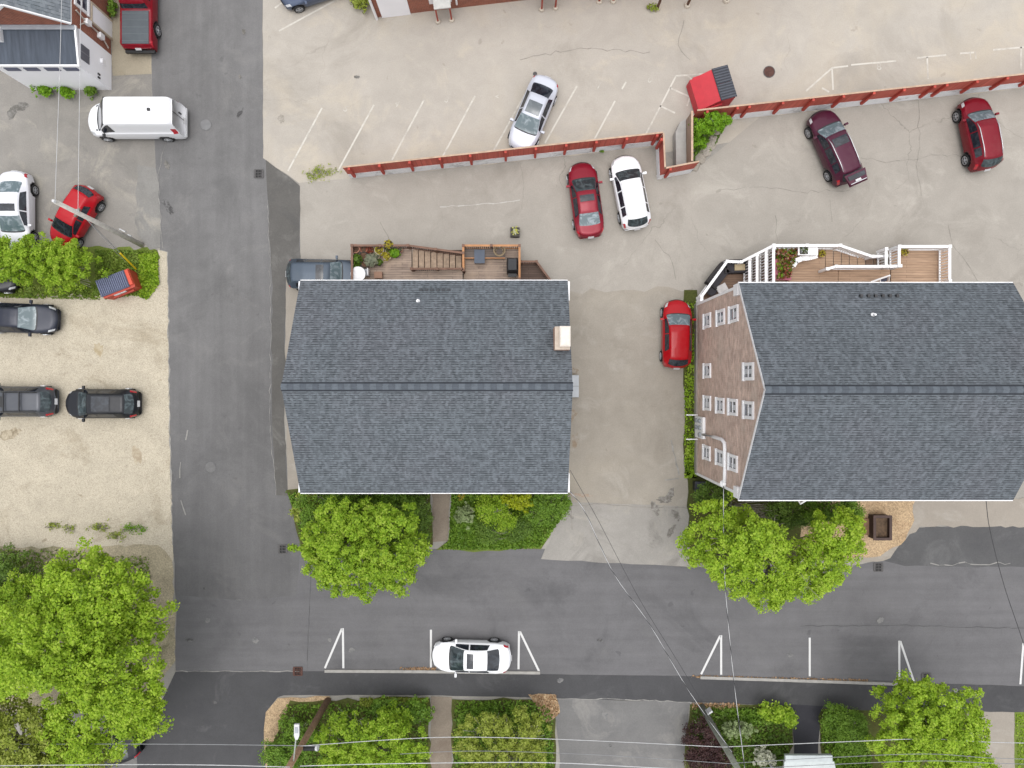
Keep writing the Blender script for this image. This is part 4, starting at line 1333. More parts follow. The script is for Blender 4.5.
for y, s in ((4.62, 1), (-5.30, -1)):
    MB().box((11.06, y, 8.45), (.20, .55, .62)).build('eave_return', white_trim, h2)
for y in (-5.40, 4.79):
    MB().box((11.17, y, 4.1), (.12, .14, 8.1)).build('corner_board', white_trim, h2)
MB().box((11.13, -.27, .30), (.10, 10.2, .60)).build('foundation', plain('grey_foundation', A(172, 165, 158), 0.9), h2)
def gw(px, py):
    k = 11.13 * F / (px - 512)
    return (11.15, (384 - py) * k / F, H - k)
for px, py in ((707.3, 320.8), (720.8, 317.5), (733.8, 314.1), (707.3, 370.8), (748.7, 371.5), (707.3, 403), (720.3, 405.6), (733, 407.1), (748.7, 410.1), (706.9, 452.7), (720.2, 457.8), (733.1, 462.8)):
    window(h2, gw(px, py), '-x', .84, 1.44, fw=.15)
MB().tube([(14.6, -5.55, 8.6), (14.35, -5.95, 8.0), (14.2, -5.52, 7.6)], .05, 6).build('downspout', white_trim, h2)
tbn = thing('trash_bin', 'dark bin at the foot of the pinkish tan brick corner', 'bin', (*G(696.5, 485), .02))
q = G(696.5, 485)
MB().faces([(q[0] + dx * s, q[1] + dy * s, z) for z, s in ((.03, .24), (.95, .30)) for dx, dy in ((-1, -1), (1, -1), (1, 1), (-1, 1))], [(0, 1, 5, 4), (1, 2, 6, 5), (2, 3, 7, 6), (3, 0, 4, 7)]).build('body', black_plastic, tbn)
MB().box((q[0], q[1], .98), (.66, .68, .06)).build('lid', plain('bin_lid', A(62, 64, 76), .5), tbn)
mt = thing('meter_bank', 'white electric meter boxes low on the pinkish tan brick wall', 'electric meters', (11.0, -2.5, 1.3))
MB().box((11.06, -2.55, 1.55), (.16, 1.25, 1.7)).build('cabinet', white_trim, mt)
for y, z in ((-2.15, 1.9), (-2.55, 1.9), (-2.95, 1.9), (-2.15, 1.2), (-2.55, 1.2)):
    MB().tube([(10.98, y, z), (10.86, y, z)], .13, 12).build('meter', grey_metal, mt)
for y in (-1.85, -3.3):
    MB().box((10.75, y, .9), (.7, .06, .06)).build('bracket', white_trim, mt)
cd = thing('service_conduit', 'white bent service conduit climbing the pinkish tan brick wall from the meters', 'conduit', (11.0, -3.5, 2))
def gcond(px, py, off=.10):
    k = (11.15 - off) * F / (px - 512)
    return (11.15 - off, (384 - py) * k / F, H - k)
MB().tube([gcond(703, 434.5), gcond(714, 437), gcond(722, 439.5), gcond(724.6, 443), gcond(725, 452), gcond(725, 468), gcond(724.5, 482)], .10, 8).build('pipe', white_trim, cd, smooth=True)
MB().lathe((*gcond(723.5, 483.5)[:2], gcond(723.5, 483.5)[2] - .15), [(.14, 0), (.20, .15), (.08, .35)], 10).build('weatherhead', white_trim, cd)
p = onroof(873, 315, ZE2, YN2, TAN2)
MB().lathe((p[0], p[1], p[2] - .1), [(.11, 0), (.10, .12), (.05, .16), (.05, .34)], 12).build('vent_pipe', white_trim, h2)
for i in range(6):
    p = onroof(860.5 + i * 7.2, 296, ZE2, YN2, TAN2)
    MB().box((p[0], p[1], p[2] + .05), (.12, .14, .16)).build('snow_guard', dark_metal, h2)
for x in (12.6, 15.0, 17.6, 20.2, 22.8):
    for z in (1.7, 4.4, 6.7):
        window(h2, (x, -5.43, z - .2), '-y', .95, 1.5)
        window(h2, (x + .3, 4.83, z), '+y', .95, 1.3)

# cellar hatch beside the corner house
hb = thing('cellar_hatch', 'pale grey cellar hatch against the east wall of the corner house', 'cellar hatch', (3.4, -.15, 0))
mb = MB()
mb.faces([(2.66, -.82, 0), (4.02, -.82, 0), (4.02, .55, 0), (2.66, .55, 0), (2.66, -.82, .9), (4.02, -.82, .35), (4.02, .55, .35), (2.66, .55, .9)], [(0, 1, 5, 4), (1, 2, 6, 5), (2, 3, 7, 6), (4, 5, 6, 7)])
mb.build('frame', plain('hatch_side', A(150, 152, 140), 0.7), hb)
for y0, y1 in ((-.80, -.145), (-.125, .53)):
    MB().faces([(2.68, y0, .905), (4.04, y0, .36), (4.04, y1, .36), (2.68, y1, .905), (2.68, y0, .93), (4.04, y0, .385), (4.04, y1, .385), (2.68, y1, .93)], [(3, 2, 1, 0), (4, 5, 6, 7), (0, 1, 5, 4), (1, 2, 6, 5), (2, 3, 7, 6), (3, 0, 4, 7)]).build('hatch_door', plain('hatch_metal' + str(y0), A(204, 210, 216), 0.5, var=.06), hb)

# white annex and brick building, top left
brick = brick_mat('red_brick', A(172, 92, 66), A(150, 76, 58), A(178, 150, 132))
flat_roof = plain('weathered_membrane', A(82, 90, 102), 0.9, var=0.18, scale=1.2)
m, nt, b = mk('streaky_membrane')
v = coords(nt)
c = mixc(nt, 1.0, A(80, 88, 100), remap(nt, noise(nt, mapping(nt, v, scale=(4, .35, 1)), 1.2, 6, .65), .3, .7, .7, 1.35), 'MULTIPLY')
nt.links.new(c, b.inputs['Base Color']); b.inputs['Roughness'].default_value = .9
flat_roof = m
an = thing('annex', 'low white annex with dark streaky flat roof in front of the brick building', 'annex', (-26.9, 19, 0))
ax0, ax1, ay0, ay1, az = -29.25, -24.42, 17.93, 20.05, 3.25
MB().prism([(ax0, ay0), (ax1, ay0), (ax1, ay1), (ax0, ay1)], 0, az - .02).build('wall', white_wall, an)
MB().faces([(ax0 - .1, ay0 + .05, az + .01), (ax1 - .04, ay0 + .05, az + .01), (ax1 - .04, ay1 - .005, az + .35), (ax0 - .1, ay1 - .005, az + .35)], [(0, 1, 2, 3)]).build('roof', flat_roof, an)
mb = MB()
mb.bar((ax0 - .1, ay0 + .01, az + .0), (ax1 + .05, ay0 + .01, az + .0), .10, .16)
mb.bar((ax1 + .0, ay0 + .06, az + .01), (ax1 + .0, ay1 - .01, az + .35), .10, .16)
mb.build('roof_edge', white_trim, an)
MB().box(((ax0 + ax1) / 2, ay1 - .14, az + .42), (ax1 - ax0, .26, .08)).build('flashing', plain('flashing_metal', A(176, 182, 190), 0.5, metal=.3), an)
k = (H - 2.85) / F
for px in (12.5, 32, 52.5, 71.5):
    x = (px - 512) * (H - 2.9) / F
    if x > ax0:
        w_ = MB().box((x, ay0 - .02, 2.90), (.78, .05, .36)).build('window', plain('slate_pane' + str(px), A(96, 102, 130), 0.3), an)
ww = MB().box((ax1 + .02, 18.85, 2.72), (.05, .85, .78)).build('window', plain('grey_screen', A(112, 112, 122), 0.6), an)
MB().box((ax1 + .04, 18.85, 2.72), (.04, .05, .78)).build('mullion', plain('screen_bar', A(140, 140, 148), 0.6), ww)
for y in (18.2, 18.0):
    MB().box((ax1 + .02, y + .1, 1.35), (.05, .10, .22)).build('vent', dark_metal, an)
MB().box((ax1 + .06, 19.2, 1.0), (.14, .26, .34)).build('meter_box', white_trim, an)

bb = thing('brick_building', 'red brick building with grey gable roof in the top left corner', 'building', (-26.8, 24, 0))
bx0, bx1, by0, by1 = -29.25, -24.46, 20.06, 34.0
brz, bez, brx = 5.9, 3.95, -26.85
mb = MB()
mb.faces([(bx0, by0, 0), (bx1, by0, 0), (bx1, by1, 0), (bx0, by1, 0), (bx0, by0, bez), (bx1, by0, bez), (bx1, by1, bez), (bx0, by1, bez), (brx, by0, brz - .15), (brx, by1, brz - .15)],
         [(0, 1, 5, 8, 4), (1, 2, 6, 5), (2, 3, 7, 9, 6), (3, 0, 4, 7)]).build('wall', brick, bb)
roofC = shingle_mat('grey_shingles', A(140, 148, 154), A(120, 128, 135), A(98, 104, 112), 1.0, row=.2, width=.12, seed=21)
mb = MB()
for xe, s in ((bx1 + .02, 1), (bx0 - .05, -1)):
    p = [(brx, by0 - .06, brz), (xe, by0 - .06, bez + .03), (xe, by1, bez + .03), (brx, by1, brz)]
    mb.poly(p if s > 0 else p[::-1], 0)
    q = [(x, y, z - .1) for x, y, z in p]
    mb.poly(q[::-1] if s > 0 else q, 1)
    mb.poly([q[0], q[1], p[1], p[0]], 1)
    mb.poly([q[1], q[2], p[2], p[1]], 1)
mb.build('roof', [roofC, white_trim], bb)
mb = MB()
for xe in (bx1 + .02, bx0 - .05):
    mb.bar((brx, by0 - .09, brz - .03), (xe, by0 - .09, bez + .0), .07, .16)
mb.build('rake_board', white_trim, bb)
window(bb, (bx1, 21.95, 3.0), '+x', 1.5, 1.35, fw=.16)
window(bb, (bx1, 25.2, 3.0), '+x', 1.5, 1.35, fw=.16)
dr = MB().box((bx1 + .05, 21.55, 1.02), (.08, 1.02, 2.0)).build('door', white_wall, bb)
mb = MB()
for y in (21.0, 22.1):
    mb.box((bx1 + .07, y, 1.06), (.13, .10, 2.1))
mb.box((bx1 + .07, 21.55, 2.16), (.13, 1.2, .10))
mb.build('door_frame', plain('tan_frame', A(222, 206, 184), .7), dr)
mb = MB()
mb.tube([(bx1 + .08, 20.9, 3.6), (bx1 + .08, 20.75, 2.6), (bx1 + .08, 20.7, 1.2), (bx1 + .08, 20.3, .4)], .045, 6)
mb.tube([(bx1 + .08, 20.3, 3.2), (bx1 + .08, 20.75, 2.6)], .04, 6)
mb.build('conduit', plain('pale_pipe', A(206, 196, 186), .6), bb)
for y, z in ((20.75, 2.55), (20.6, 1.25)):
    MB().box((bx1 + .12, y, z), (.22, .30, .42)).build('meter', white_trim, bb)
rv = thing('roof_vent', 'white rimmed vent on the dark flat roof at the left edge', 'vent', (-29.0, 19.5, 3.5))
MB().box((-28.78, 19.55, 3.58), (.55, .75, .40)).build('hood', white_trim, rv)
MB().box((-28.80, 19.50, 3.79), (.32, .45, .02)).build('grille', plain('vent_grille', A(96, 100, 112), .6), rv)

# long brick building at the top edge
tb = thing('brick_building', 'long red brick building along the top edge with white garage door', 'building', (-3, 24, 0))
pa, pb = G(376, 17.5), G(517, 1)
ux, uy = pb[0] - pa[0], pb[1] - pa[1]
ul = math.hypot(ux, uy); ux, uy = ux / ul, uy / ul
nx_, ny_ = uy, -ux
def tw(s, d, z):
    return (pa[0] + ux * s + nx_ * d, pa[1] + uy * s + ny_ * d, z)
LB = 26.0
trot = math.atan2(uy, ux)
MB().prism([tw(0, 0, 0)[:2], tw(LB, 0, 0)[:2], tw(LB, -9, 0)[:2], tw(0, -9, 0)[:2]], 0, 5.0).build('wall', brick, tb)
MB().prism([tw(-.15, .12, 0)[:2], tw(LB, .12, 0)[:2], tw(LB, -9, 0)[:2], tw(-.15, -9, 0)[:2]], 5.0, 5.15).build('roof', flat_roof, tb)
MB().box(tw(1.25, .03, 1.35), (1.75, .08, 2.7), trot).build('garage_door', white_wall, tb)
MB().box(tw(4.05, .03, 1.75), (1.35, .08, 1.7), trot).build('window', white_trim, tb)
MB().box(tw(8.1, .03, 2.2), (1.3, .08, 1.4), trot).build('window', white_trim, tb)
MB().tube([tw(.05, .12, 0), tw(.0, .12, 5)], .08, 8).build('downspout', white_trim, tb)
MB().tube([tw(5.0, .10, 0.6), tw(4.98, .10, 5)], .06, 8).build('downspout', white_trim, tb)
m_rpost = plain('red_post', A(176, 74, 58), .7)
m_base = plain('concrete_base', A(214, 204, 188), .9)
def canopy(s, label, z=1.65):
    t = thing('entry_canopy', label, 'canopy', tw(s, .4, 0), trot, 'entry canopies of the long brick building')
    MB().box(tw(s, .42, z), (1.0, .8, .10), trot).box(tw(s, .45, z - .14), (1.06, .06, .14), trot).build('canopy_roof', plain('canopy_white' + str(s), A(226, 226, 222), .6), t)
    for d in (-.42, .42):
        MB().box(tw(s + d, .72, z / 2 + .05), (.09, .09, z - .2), trot).build('post', m_rpost, t)
        MB().lathe(tw(s + d, .72, 0.02), [(.17, 0), (.15, .14), (.08, .16)], 12).build('footing', m_base, t)
canopy(4.15, 'white entry canopy on red posts beside the garage door')
canopy(10.5, 'white entry canopy on red posts farther right along the top edge')
for (px, py, lab) in ((599, 2, 'rusty post with white footing right of the second entry canopy'), (613, 1.5, 'rusty post at the top edge, second from the second entry canopy'),
                      (657, 9, 'wooden post with pale footing among weeds at the top edge'), (687, 6, 'tan post with pale footing at the top edge above the painted triangle'), (726, 1, 'tan post with pale footing, last to the right along the top edge')):
    x, y = G(px, py)
    t = thing('porch_post', lab, 'post', (x, y, 0), 0, 'posts along the top edge')
    MB().box((x, y, 1.6), (.12, .12, 3.1)).build('post', m_rpost if px < 640 else brown_wood, t)
    MB().lathe((x, y, .02), [(.2, 0), (.17, .14), (.09, .17)], 12).build('footing', m_base, t)

# ------------------------------------------------------------------ retaining wall and red fence
m_rw = ground_mat('whitewashed_concrete', (.74, .75, .77, 1), .05, .06, .08, seed=51, stain=A(150, 146, 140), stain_amt=.7, stain_scale=.9)
m_fence = plank_mat('red_boards', A(222, 112, 94), A(206, 100, 84), A(168, 76, 64), .30, 'x', 6.0, wear=A(186, 86, 72))
m_fpost = plain('red_fence_post', A(200, 80, 66), .75, var=.2)
m_fcap = plain('faded_cap', A(206, 176, 152), .8, var=.2)
m_back = plank_mat('bare_boards', A(182, 158, 138), A(170, 146, 126), A(128, 108, 92), .2, 'z', 3.0)

def run(label_w, label_f, pts, zw, zf, first_off=.35, step=1.77, th=.26):
    P_ = [np.array(p) for p in pts]
    w = thing('retaining_wall', label_w, 'wall', (*P_[0], 0))
    f = thing('fence', label_f, 'fence', (*P_[0], zw))
    mbw, mbf, mbc = MB(), MB(), MB()
    for a, b in zip(P_, P_[1:]):
        d = (b - a); L = np.linalg.norm(d); d = d / L
        n = np.array((d[1], -d[0]))                     # the side the camera's lower lot lies on
        ca, cb = a - n * th / 2, b - n * th / 2
        mbw.bar((*ca, zw / 2), (*cb, zw / 2), th, zw)
        fa, fb = a - n * (th * .12), b - n * (th * .12)
        mbf.bar((*fa, zw + (zf - zw) / 2 + .01), (*fb, zw + (zf - zw) / 2 + .01), .05, zf - zw - .02)
        mbc.bar((*fa, zf + .02), (*fb, zf + .02), .09, .03)
        s = first_off
        while s < L:
            q = a + d * s - n * (th * .12 - .11)
            MB().bar((*q, zw - .28), (*q, zf - .02), .14, .16).build('post', m_fpost, f)
            s += step
    mbw.build('concrete', m_rw, w)
    mbf.build('board_panel', m_fence, f)
    mbc.build('top_rail', m_fcap, f)
    return w, f
ZW, ZF = 0.85, 2.15
PA = [G(351, 178.5), G(500, 162.5), G(655.5, 145.5), G(657, 179.5), G(690, 173)]
run('low whitewashed wall under the red fence on the left, stepping round a notch', 'red board fence on the left, turning a square notch by the white crossover', PA, ZW, ZF)
PB = [G(688, 124.5), G(728, 120), G(760, 116.5), G(916, 99.5), G(1024, 87), G(1180, 67)]
run('long whitewashed wall under the red fence behind the plum SUV', 'long red board fence running right from the red dumpster', PB, ZW, ZF, .6)
sw = thing('board_screen', 'bare timber screen on a pale concrete block closing the fence notch', 'screen', (*G(682, 150), 0))
a_, b_ = G(683.5, 172), G(683.5, 124.5)
MB().prism([G(673, 169), G(683, 172), G(682.5, 124), G(677, 127), G(672.5, 137)], 0, .85).build('block', plain('grey_block', A(186, 184, 180), .9, var=.15, scale=2), sw)
MB().bar((*a_, 1.45), (*b_, 1.45), .06, 1.35).build('board_panel', m_back, sw)
MB().bar((a_[0] - .02, a_[1], 2.15), (b_[0] - .02, b_[1], 2.15), .12, .04).build('top_rail', m_fcap, sw)

# ------------------------------------------------------------------ dumpsters
def ribbed(mb, x0, x1, y0, y1, z0, z1, n, m=0, along='x'):
    sl = (z1 - z0) / (x1 - x0)
    if along == 'x':
        for i in range(n):
            y = y0 + (y1 - y0) * (i + .5) / n
            mb.bar((x0 + .03, y, z0 + .04), (x1 - .03, y, z1 + .04), (y1 - y0) / n * .45, .05, m)
    else:
        for i in range(n):
            x = x0 + (x1 - x0) * (i + .5) / n
            z = z0 + (x - x0) * sl
            mb.bar((x, y0 + .03, z + .04), (x, y1 - .03, z + .04), (x1 - x0) / n * .45, .05, m)
m_dred = plain('dumpster_red', A(214, 48, 62), .55, var=.10, scale=2)
m_dred2 = plain('dumpster_red_faded', A(196, 74, 54), .6, var=.15, scale=2)
m_lid = plain('lid_charcoal', A(62, 66, 76), .6, var=.12)
m_lid2 = plain('lid_blue_grey', A(84, 90, 116), .6, var=.10)
m_lidr = plain('lid_rib', A(112, 120, 148), .6)
def in_frame(t):
    FRAME[t.name] = ((0, 0, 0), 0)
x, y = 11.95, 17.55
d1 = thing('dumpster', 'bright red dumpster with sloped front and black ribbed lid, behind the fence', 'dumpster', (x, y, .06), R(17), 'dumpsters')
in_frame(d1)
MB().faces([(-1.12, -.95, 0), (1.0, -.95, 0), (1.0, .95, 0), (-1.12, .95, 0), (-1.12, -.95, .85), (-.62, -.95, 1.15), (.05, -.95, 1.52), (1.0, -.95, 1.42), (-1.12, .95, .85), (-.62, .95, 1.15), (.05, .95, 1.52), (1.0, .95, 1.42)],
           [(0, 1, 7, 6, 5, 4), (2, 3, 8, 9, 10, 11), (3, 0, 4, 8), (4, 5, 9, 8), (5, 6, 10, 9), (1, 2, 11, 7), (6, 7, 11, 10)]).build('body', m_dred, d1)
for y0, y1 in ((-.97, -.01), (.01, .97)):
    mb = MB().faces([(.05, y0, 1.54), (1.06, y0, 1.44), (1.06, y1, 1.44), (.05, y1, 1.54), (.05, y0, 1.58), (1.06, y0, 1.48), (1.06, y1, 1.48), (.05, y1, 1.58)], [(3, 2, 1, 0), (4, 5, 6, 7), (0, 1, 5, 4), (1, 2, 6, 5), (2, 3, 7, 6), (3, 0, 4, 7)])
    ribbed(mb, .05, 1.06, y0, y1, 1.56, 1.46, 6, 1)
    mb.build('lid', [m_lid, plain('lid_rib_dark' + str(y0), A(84, 88, 98), .6)], d1)
for s in (-1, 1):
    MB().box((-.3, s * .99, .85), (1.2, .08, .16)).build('fork_pocket', m_dred, d1)
x, y = -23.55, 5.95
d2 = thing('dumpster', 'rusty red dumpster with blue grey ribbed lid on grass by the gravel lot', 'dumpster', (x, y, .05), R(21), 'dumpsters')
in_frame(d2)
MB().faces([(-.95, -.52, 0), (.95, -.52, 0), (.95, .52, 0), (-.95, .52, 0), (-.95, -.58, 1.1), (1.05, -.58, 1.1), (1.05, .58, 1.1), (-.95, .58, 1.1)],
           [(0, 1, 5, 4), (1, 2, 6, 5), (2, 3, 7, 6), (3, 0, 4, 7), (4, 5, 6, 7)]).build('body', m_dred2, d2)
mb = MB().box((-.12, .04, 1.16), (1.80, 1.04, .05))
ribbed(mb, -1.0, .76, -.45, .53, 1.17, 1.17, 15, 1, 'y')
mb.build('lid', [m_lid2, m_lidr], d2)
MB().box((.92, .05, 1.16), (.20, .92, .12)).build('hinge_bar', plain('hinge_red', A(222, 84, 56), .6), d2)
MB().box((.02, -.60, .95), (.75, .03, .20), tilt=0).build('sign_plate', plate_white, d2)
for s in (-1, 1):
    MB().box((.1, s * .62, .7), (1.3, .10, .12)).build('fork_pocket', m_dred2, d2)

# ------------------------------------------------------------------ utility poles and wires
def pole(label, base, top, r0, r1, mat):
    t = thing('utility_pole', label, 'utility pole', (base[0], base[1], 0))
    MB().tube([base, [(a + b) / 2 for a, b in zip(base, top)], top], [r0, (r0 + r1) / 2, r1], 12).build('shaft', mat, t, smooth=True)
    return t
pA = pole('pale grey utility pole leaning over the bright red hatchback', (*G(142, 245), 0), G3(55, 201.5, 8.35), .16, .11, plain('pale_pole', A(220, 216, 208), .85, var=.15, scale=5))
MB().box(G3(123, 230.5, 2.3), (.34, .06, .45), R(-26), tilt=.3).build('notice_plate', plate_white, pA)
MB().box(G3(130, 235.5, 1.4), (.22, .06, .16), R(-26)).build('tag', plate_white, pA)
MB().box((G3(83, 215, 5.4)[0], G3(83, 215, 5.4)[1], 5.9), (.5, .12, .12), R(60)).build('crossarm', pole_wood, pA)
for q in ((55, 201.5, 8.42), (78, 211, 6.6)):
    MB().lathe(G3(*q), [(.05, 0), (.09, .05), (.05, .12), (.07, .16)], 10).build('insulator', plate_white, pA)
pB = pole('brown utility pole carrying the street lamp at the bottom left bed', (*G(328, 700), 0), G3(328 + (328 - 512) * .285, 700 + 316 * .285, 9.6), .20, .15, plain('brown_pole', A(172, 138, 110), .9, var=.25, scale=6))
MB().tube([G3(304, 748, 5.6), G3(316, 748, 5.8)], .14, 10).build('splice_case', black_plastic, pB)
MB().tube([G3(316, 748, 5.8), G3(318, 748, 5.82)], .15, 10).build('case_end', plate_white, pB)
pC = pole('grey green weathered utility pole at the bottom right of the driveway', (*G(701, 706), 0), G3(701 + 189 * .285, 706 + 322 * .285, 9.6), .18, .14, plain('green_pole', A(160, 164, 150), .9, var=.25, scale=6))
MB().box(G3(709, 711, 1.3), (.34, .10, .5), R(35)).build('notice_plate', plate_white, pC)
lampt = thing('street_lamp', 'white street lamp head on a thin arm from the brown pole', 'street lamp', G3(294, 765, 7.2))
MB().tube([G3(293, 766, 7.0), G3(294.5, 752, 7.5), G3(296, 738, 7.85)], .035, 8).build('arm', plain('lamp_arm', A(206, 212, 206), .4, metal=.4), lampt)
hp = G3(297, 731, 7.9)
mb = MB().prism([(hp[0] - .12, hp[1] + .36), (hp[0] - .13, hp[1] - .2), (hp[0] - .06, hp[1] - .4), (hp[0] + .06, hp[1] - .4), (hp[0] + .13, hp[1] - .2), (hp[0] + .12, hp[1] + .36)], 7.84, 7.98)
mb.build('lamp_head', plate_white, lampt)
MB().box((hp[0], hp[1] + .08, 7.99), (.16, .28, .03)).build('sensor_cover', grey_metal, lampt)

def wire(label, pts, r, mat, name='overhead_wire', group='overhead wires', sag=.0, twist=None):
    """pts: (px, py, z)"""
    W3 = [np.array(G3(*p)) for p in pts]
    out = []
    for a, b in zip(W3, W3[1:]):
        n = 14
        for i in range(n):
            u = i / n
            out.append(a + (b - a) * u - np.array((0, 0, sag * 4 * u * (1 - u))))
    if len(W3) > 2:
        q = np.array(W3); tt = np.arange(len(q)); out = []
        for s in np.linspace(0, len(q) - 1, 14 * (len(q) - 1), endpoint=False):
            i = int(s); u = s - i
            p0, p1, p2, p3 = q[max(i - 1, 0)], q[i], q[i + 1], q[min(i + 2, len(q) - 1)]
            out.append(.5 * (2 * p1 + (p2 - p0) * u + (2 * p0 - 5 * p1 + 4 * p2 - p3) * u * u + (3 * p1 - p0 - 3 * p2 + p3) * u ** 3))
    out.append(W3[-1])
    o0 = tuple(W3[0])
    mb = MB()
    if twist:
        mb.tube(out, r * .8, 6)
        L = 0; o2, o3 = [], []
        fine = []
        for a, b in zip(out, out[1:]):
            k = max(2, int(np.linalg.norm(b - a) / .12))
            fine += [a + (b - a) * i / k for i in range(k)]
        dd = out[-1] - out[0]; dd /= np.linalg.norm(dd)
        sd = np.cross(dd, (0, 0, 1.0)); sd /= np.linalg.norm(sd); up = np.cross(sd, dd)
        for i, p in enumerate(fine):
            ph = i * .12 * 2 * math.pi / twist
            o2.append(p + r * (math.cos(ph) * sd + math.sin(ph) * up))
        mb.tube(o2, r * .9, 5, 1)
        return tag(mb.build(name, [mat, wire_dark], None, True, o0), label, 'wire', group)
    mb.tube(out, r, 6)
    return tag(mb.build(name, mat, None, True, o0), label, 'wire', group)
wire('pale wire rising up the photo from the tip of the leaning pole', [(55, 201.5, 8.4), (60, 60, 8.0), (63, -60, 8.0)], .014, wire_light)
wire('second pale wire running up from the leaning pole beside the first', [(78, 210, 6.7), (80, 60, 6.9), (82, -60, 7.0)], .014, wire_light)
guy = thing('guy_wire', 'guy wire with yellow guard anchored in the grass by the rusty dumpster', 'guy wire', G3(137, 270, 0))
ga, gb = np.array(G3(137, 270, .0)), np.array(G3(80, 212.5, 6.0))
MB().tube([ga, gb], .018, 6).build('strand', wire_mid, guy)
MB().tube([ga + (gb - ga) * .02, ga + (gb - ga) * .33], .05, 8).build('guard', plain('guard_yellow', A(240, 206, 30), .5), guy)
wire('thin pale stay wire beside the yellow guarded guy wire', [(80, 212, 6.1), (114, 250, 2.0), (126, 262, 0.05)], .012, wire_light)
wire('topmost long wire crossing the bottom of the photo below the beds', [(-200, 745, 6.4), (135, 744, 6.6), (320, 746, 6.7)], .020, wire_mid)
wire('long wire from the brown pole across the grey driveway to the green pole', [(300, 746, 6.7), (420, 738, 6.6), (500, 737.5, 6.6), (600, 741, 6.6), (722, 747, 6.7)], .018, wire_light)
wire('wire continuing right from the green pole over the black path', [(722, 747, 6.7), (850, 741.5, 6.5), (930, 739, 6.5), (1024, 743, 6.6), (1300, 745, 6.6)], .020, wire_light)
wire('second wire over the grey driveway, just below the first one', [(400, 754, 7.6), (480, 751, 7.3), (600, 755, 7.3), (735, 764, 7.6)], .014, wire_mid)
wire('second wire to the right, passing over the small pale porch roof', [(735, 763, 7.6), (840, 757, 7.4), (930, 754, 7.3), (1024, 759, 7.4), (1300, 762, 7.4)], .016, wire_mid)
wire('lowest pale wire in the bottom left corner of the photo', [(-200, 768, 8.4), (140, 764.5, 8.4), (290, 767, 8.5)], .022, wire_light)
wire('lowest pale wire running between the two bottom poles', [(300, 766, 8.5), (400, 763.5, 8.4), (540, 762.5, 8.3), (640, 767, 8.4), (735, 772, 8.5)], .022, wire_light)
wire('lowest wire on the right, crossing the round street tree', [(760, 768, 8.4), (920, 761, 8.2), (1024, 764, 8.3), (1300, 768, 8.4)], .016, wire_mid)
wire('twisted service cable from the green pole to the corner house', [(732, 752, 7.4), (689, 691, 6.4), (650, 625, 5.8), (613, 572, 5.5), (585, 512, 5.5), (568.5, 490, 5.7)], .018, wire_light, twist=1.6)
wire('thin dark phone cable from the green pole to the corner house', [(730, 750, 6.9), (683, 670, 6.0), (640, 600, 5.4), (598, 520, 5.3), (570, 470, 5.4)], .011, wire_dark)
wire('twisted service cable from the green pole to the white conduit', [(745, 770, 8.2), (735, 690, 7.0), (728, 620, 6.4), (724, 560, 6.2), (723.5, 484, 6.3)], .020, wire_light, twist=1.6)
wire('thin dark cable from the eave of the tall house down to the right', [(986, 500, 7.6), (990, 530, 7.2), (1004, 585, 7.0), (1024, 645, 7.0), (1060, 760, 7.2)], .018, wire_dark)

# ------------------------------------------------------------------ decks
m_deck1 = plank_mat('weathered_deck', A(182, 152, 132), A(160, 130, 112), A(112, 88, 76), .14, 'y', 3.0)
m_deck1r = plank_mat('reddish_deck', A(182, 162, 146), A(158, 138, 124), A(112, 96, 84), .14, 'y', 3.0, wear=A(206, 182, 160))
m_tread = plain('tread_wood', A(186, 162, 140), .85, var=.25, scale=5)
m_rail1 = plain('brown_rail', A(138, 106, 90), .8, var=.2)
m_rail1o = plain('orange_rail', A(206, 150, 104), .75, var=.15)
m_balus = plain('dark_baluster', A(70, 52, 46), .8)
m_deck2 = plank_mat('tan_deck', A(198, 166, 138), A(186, 154, 126), A(140, 114, 92), .15, 'y', 3.6)
m_deck2b = plank_mat('brown_patio', A(142, 114, 94), A(128, 102, 84), A(88, 70, 58), .15, 'y', 3.6)
m_vinyl = plain('white_vinyl', (.84, .84, .85, 1), .45, var=.03)
m_vshade = m_vinyl

def railing(t, pts, h, mtop, mbal, mpost, post_step=1.6, bal_step=.13, wt=.12, wb=.045, post=.12, name='railing'):
    """pts (px, py, top z) or (x, y, z) if already tuples of len 4"""
    W = [np.array(G3(*p)) for p in pts]
    mb = MB()
    for a, b in zip(W, W[1:]):
        mb.bar(a, b, wt, .07, 0)
        lo = np.array((0, 0, h - .10))
        mb.bar(a - lo, b - lo, wt * .6, .06, 0)
        L = np.linalg.norm(b - a)
        n = max(2, int(L / bal_step))
        for i in range(1, n):
            p = a + (b - a) * i / n
            mb.bar(p - lo, p - np.array((0, 0, .04)), wb, wb, 1)
    mb.build(name, [mtop, mbal], t)
    for i, (a, b) in enumerate(zip(W, W[1:])):
        L = np.linalg.norm(b - a)
        n = max(1, round(L / post_step))
        for k in range(n + (1 if i == len(W) - 2 else 0)):
            p = a + (b - a) * k / n
            m = MB().box((p[0], p[1], p[2] - h / 2 + .03), (post, post, h + .02))
            m.box((p[0], p[1], p[2] + .07), (post * 1.25, post * 1.25, .05))
            m.build('railing_post', mpost, t)

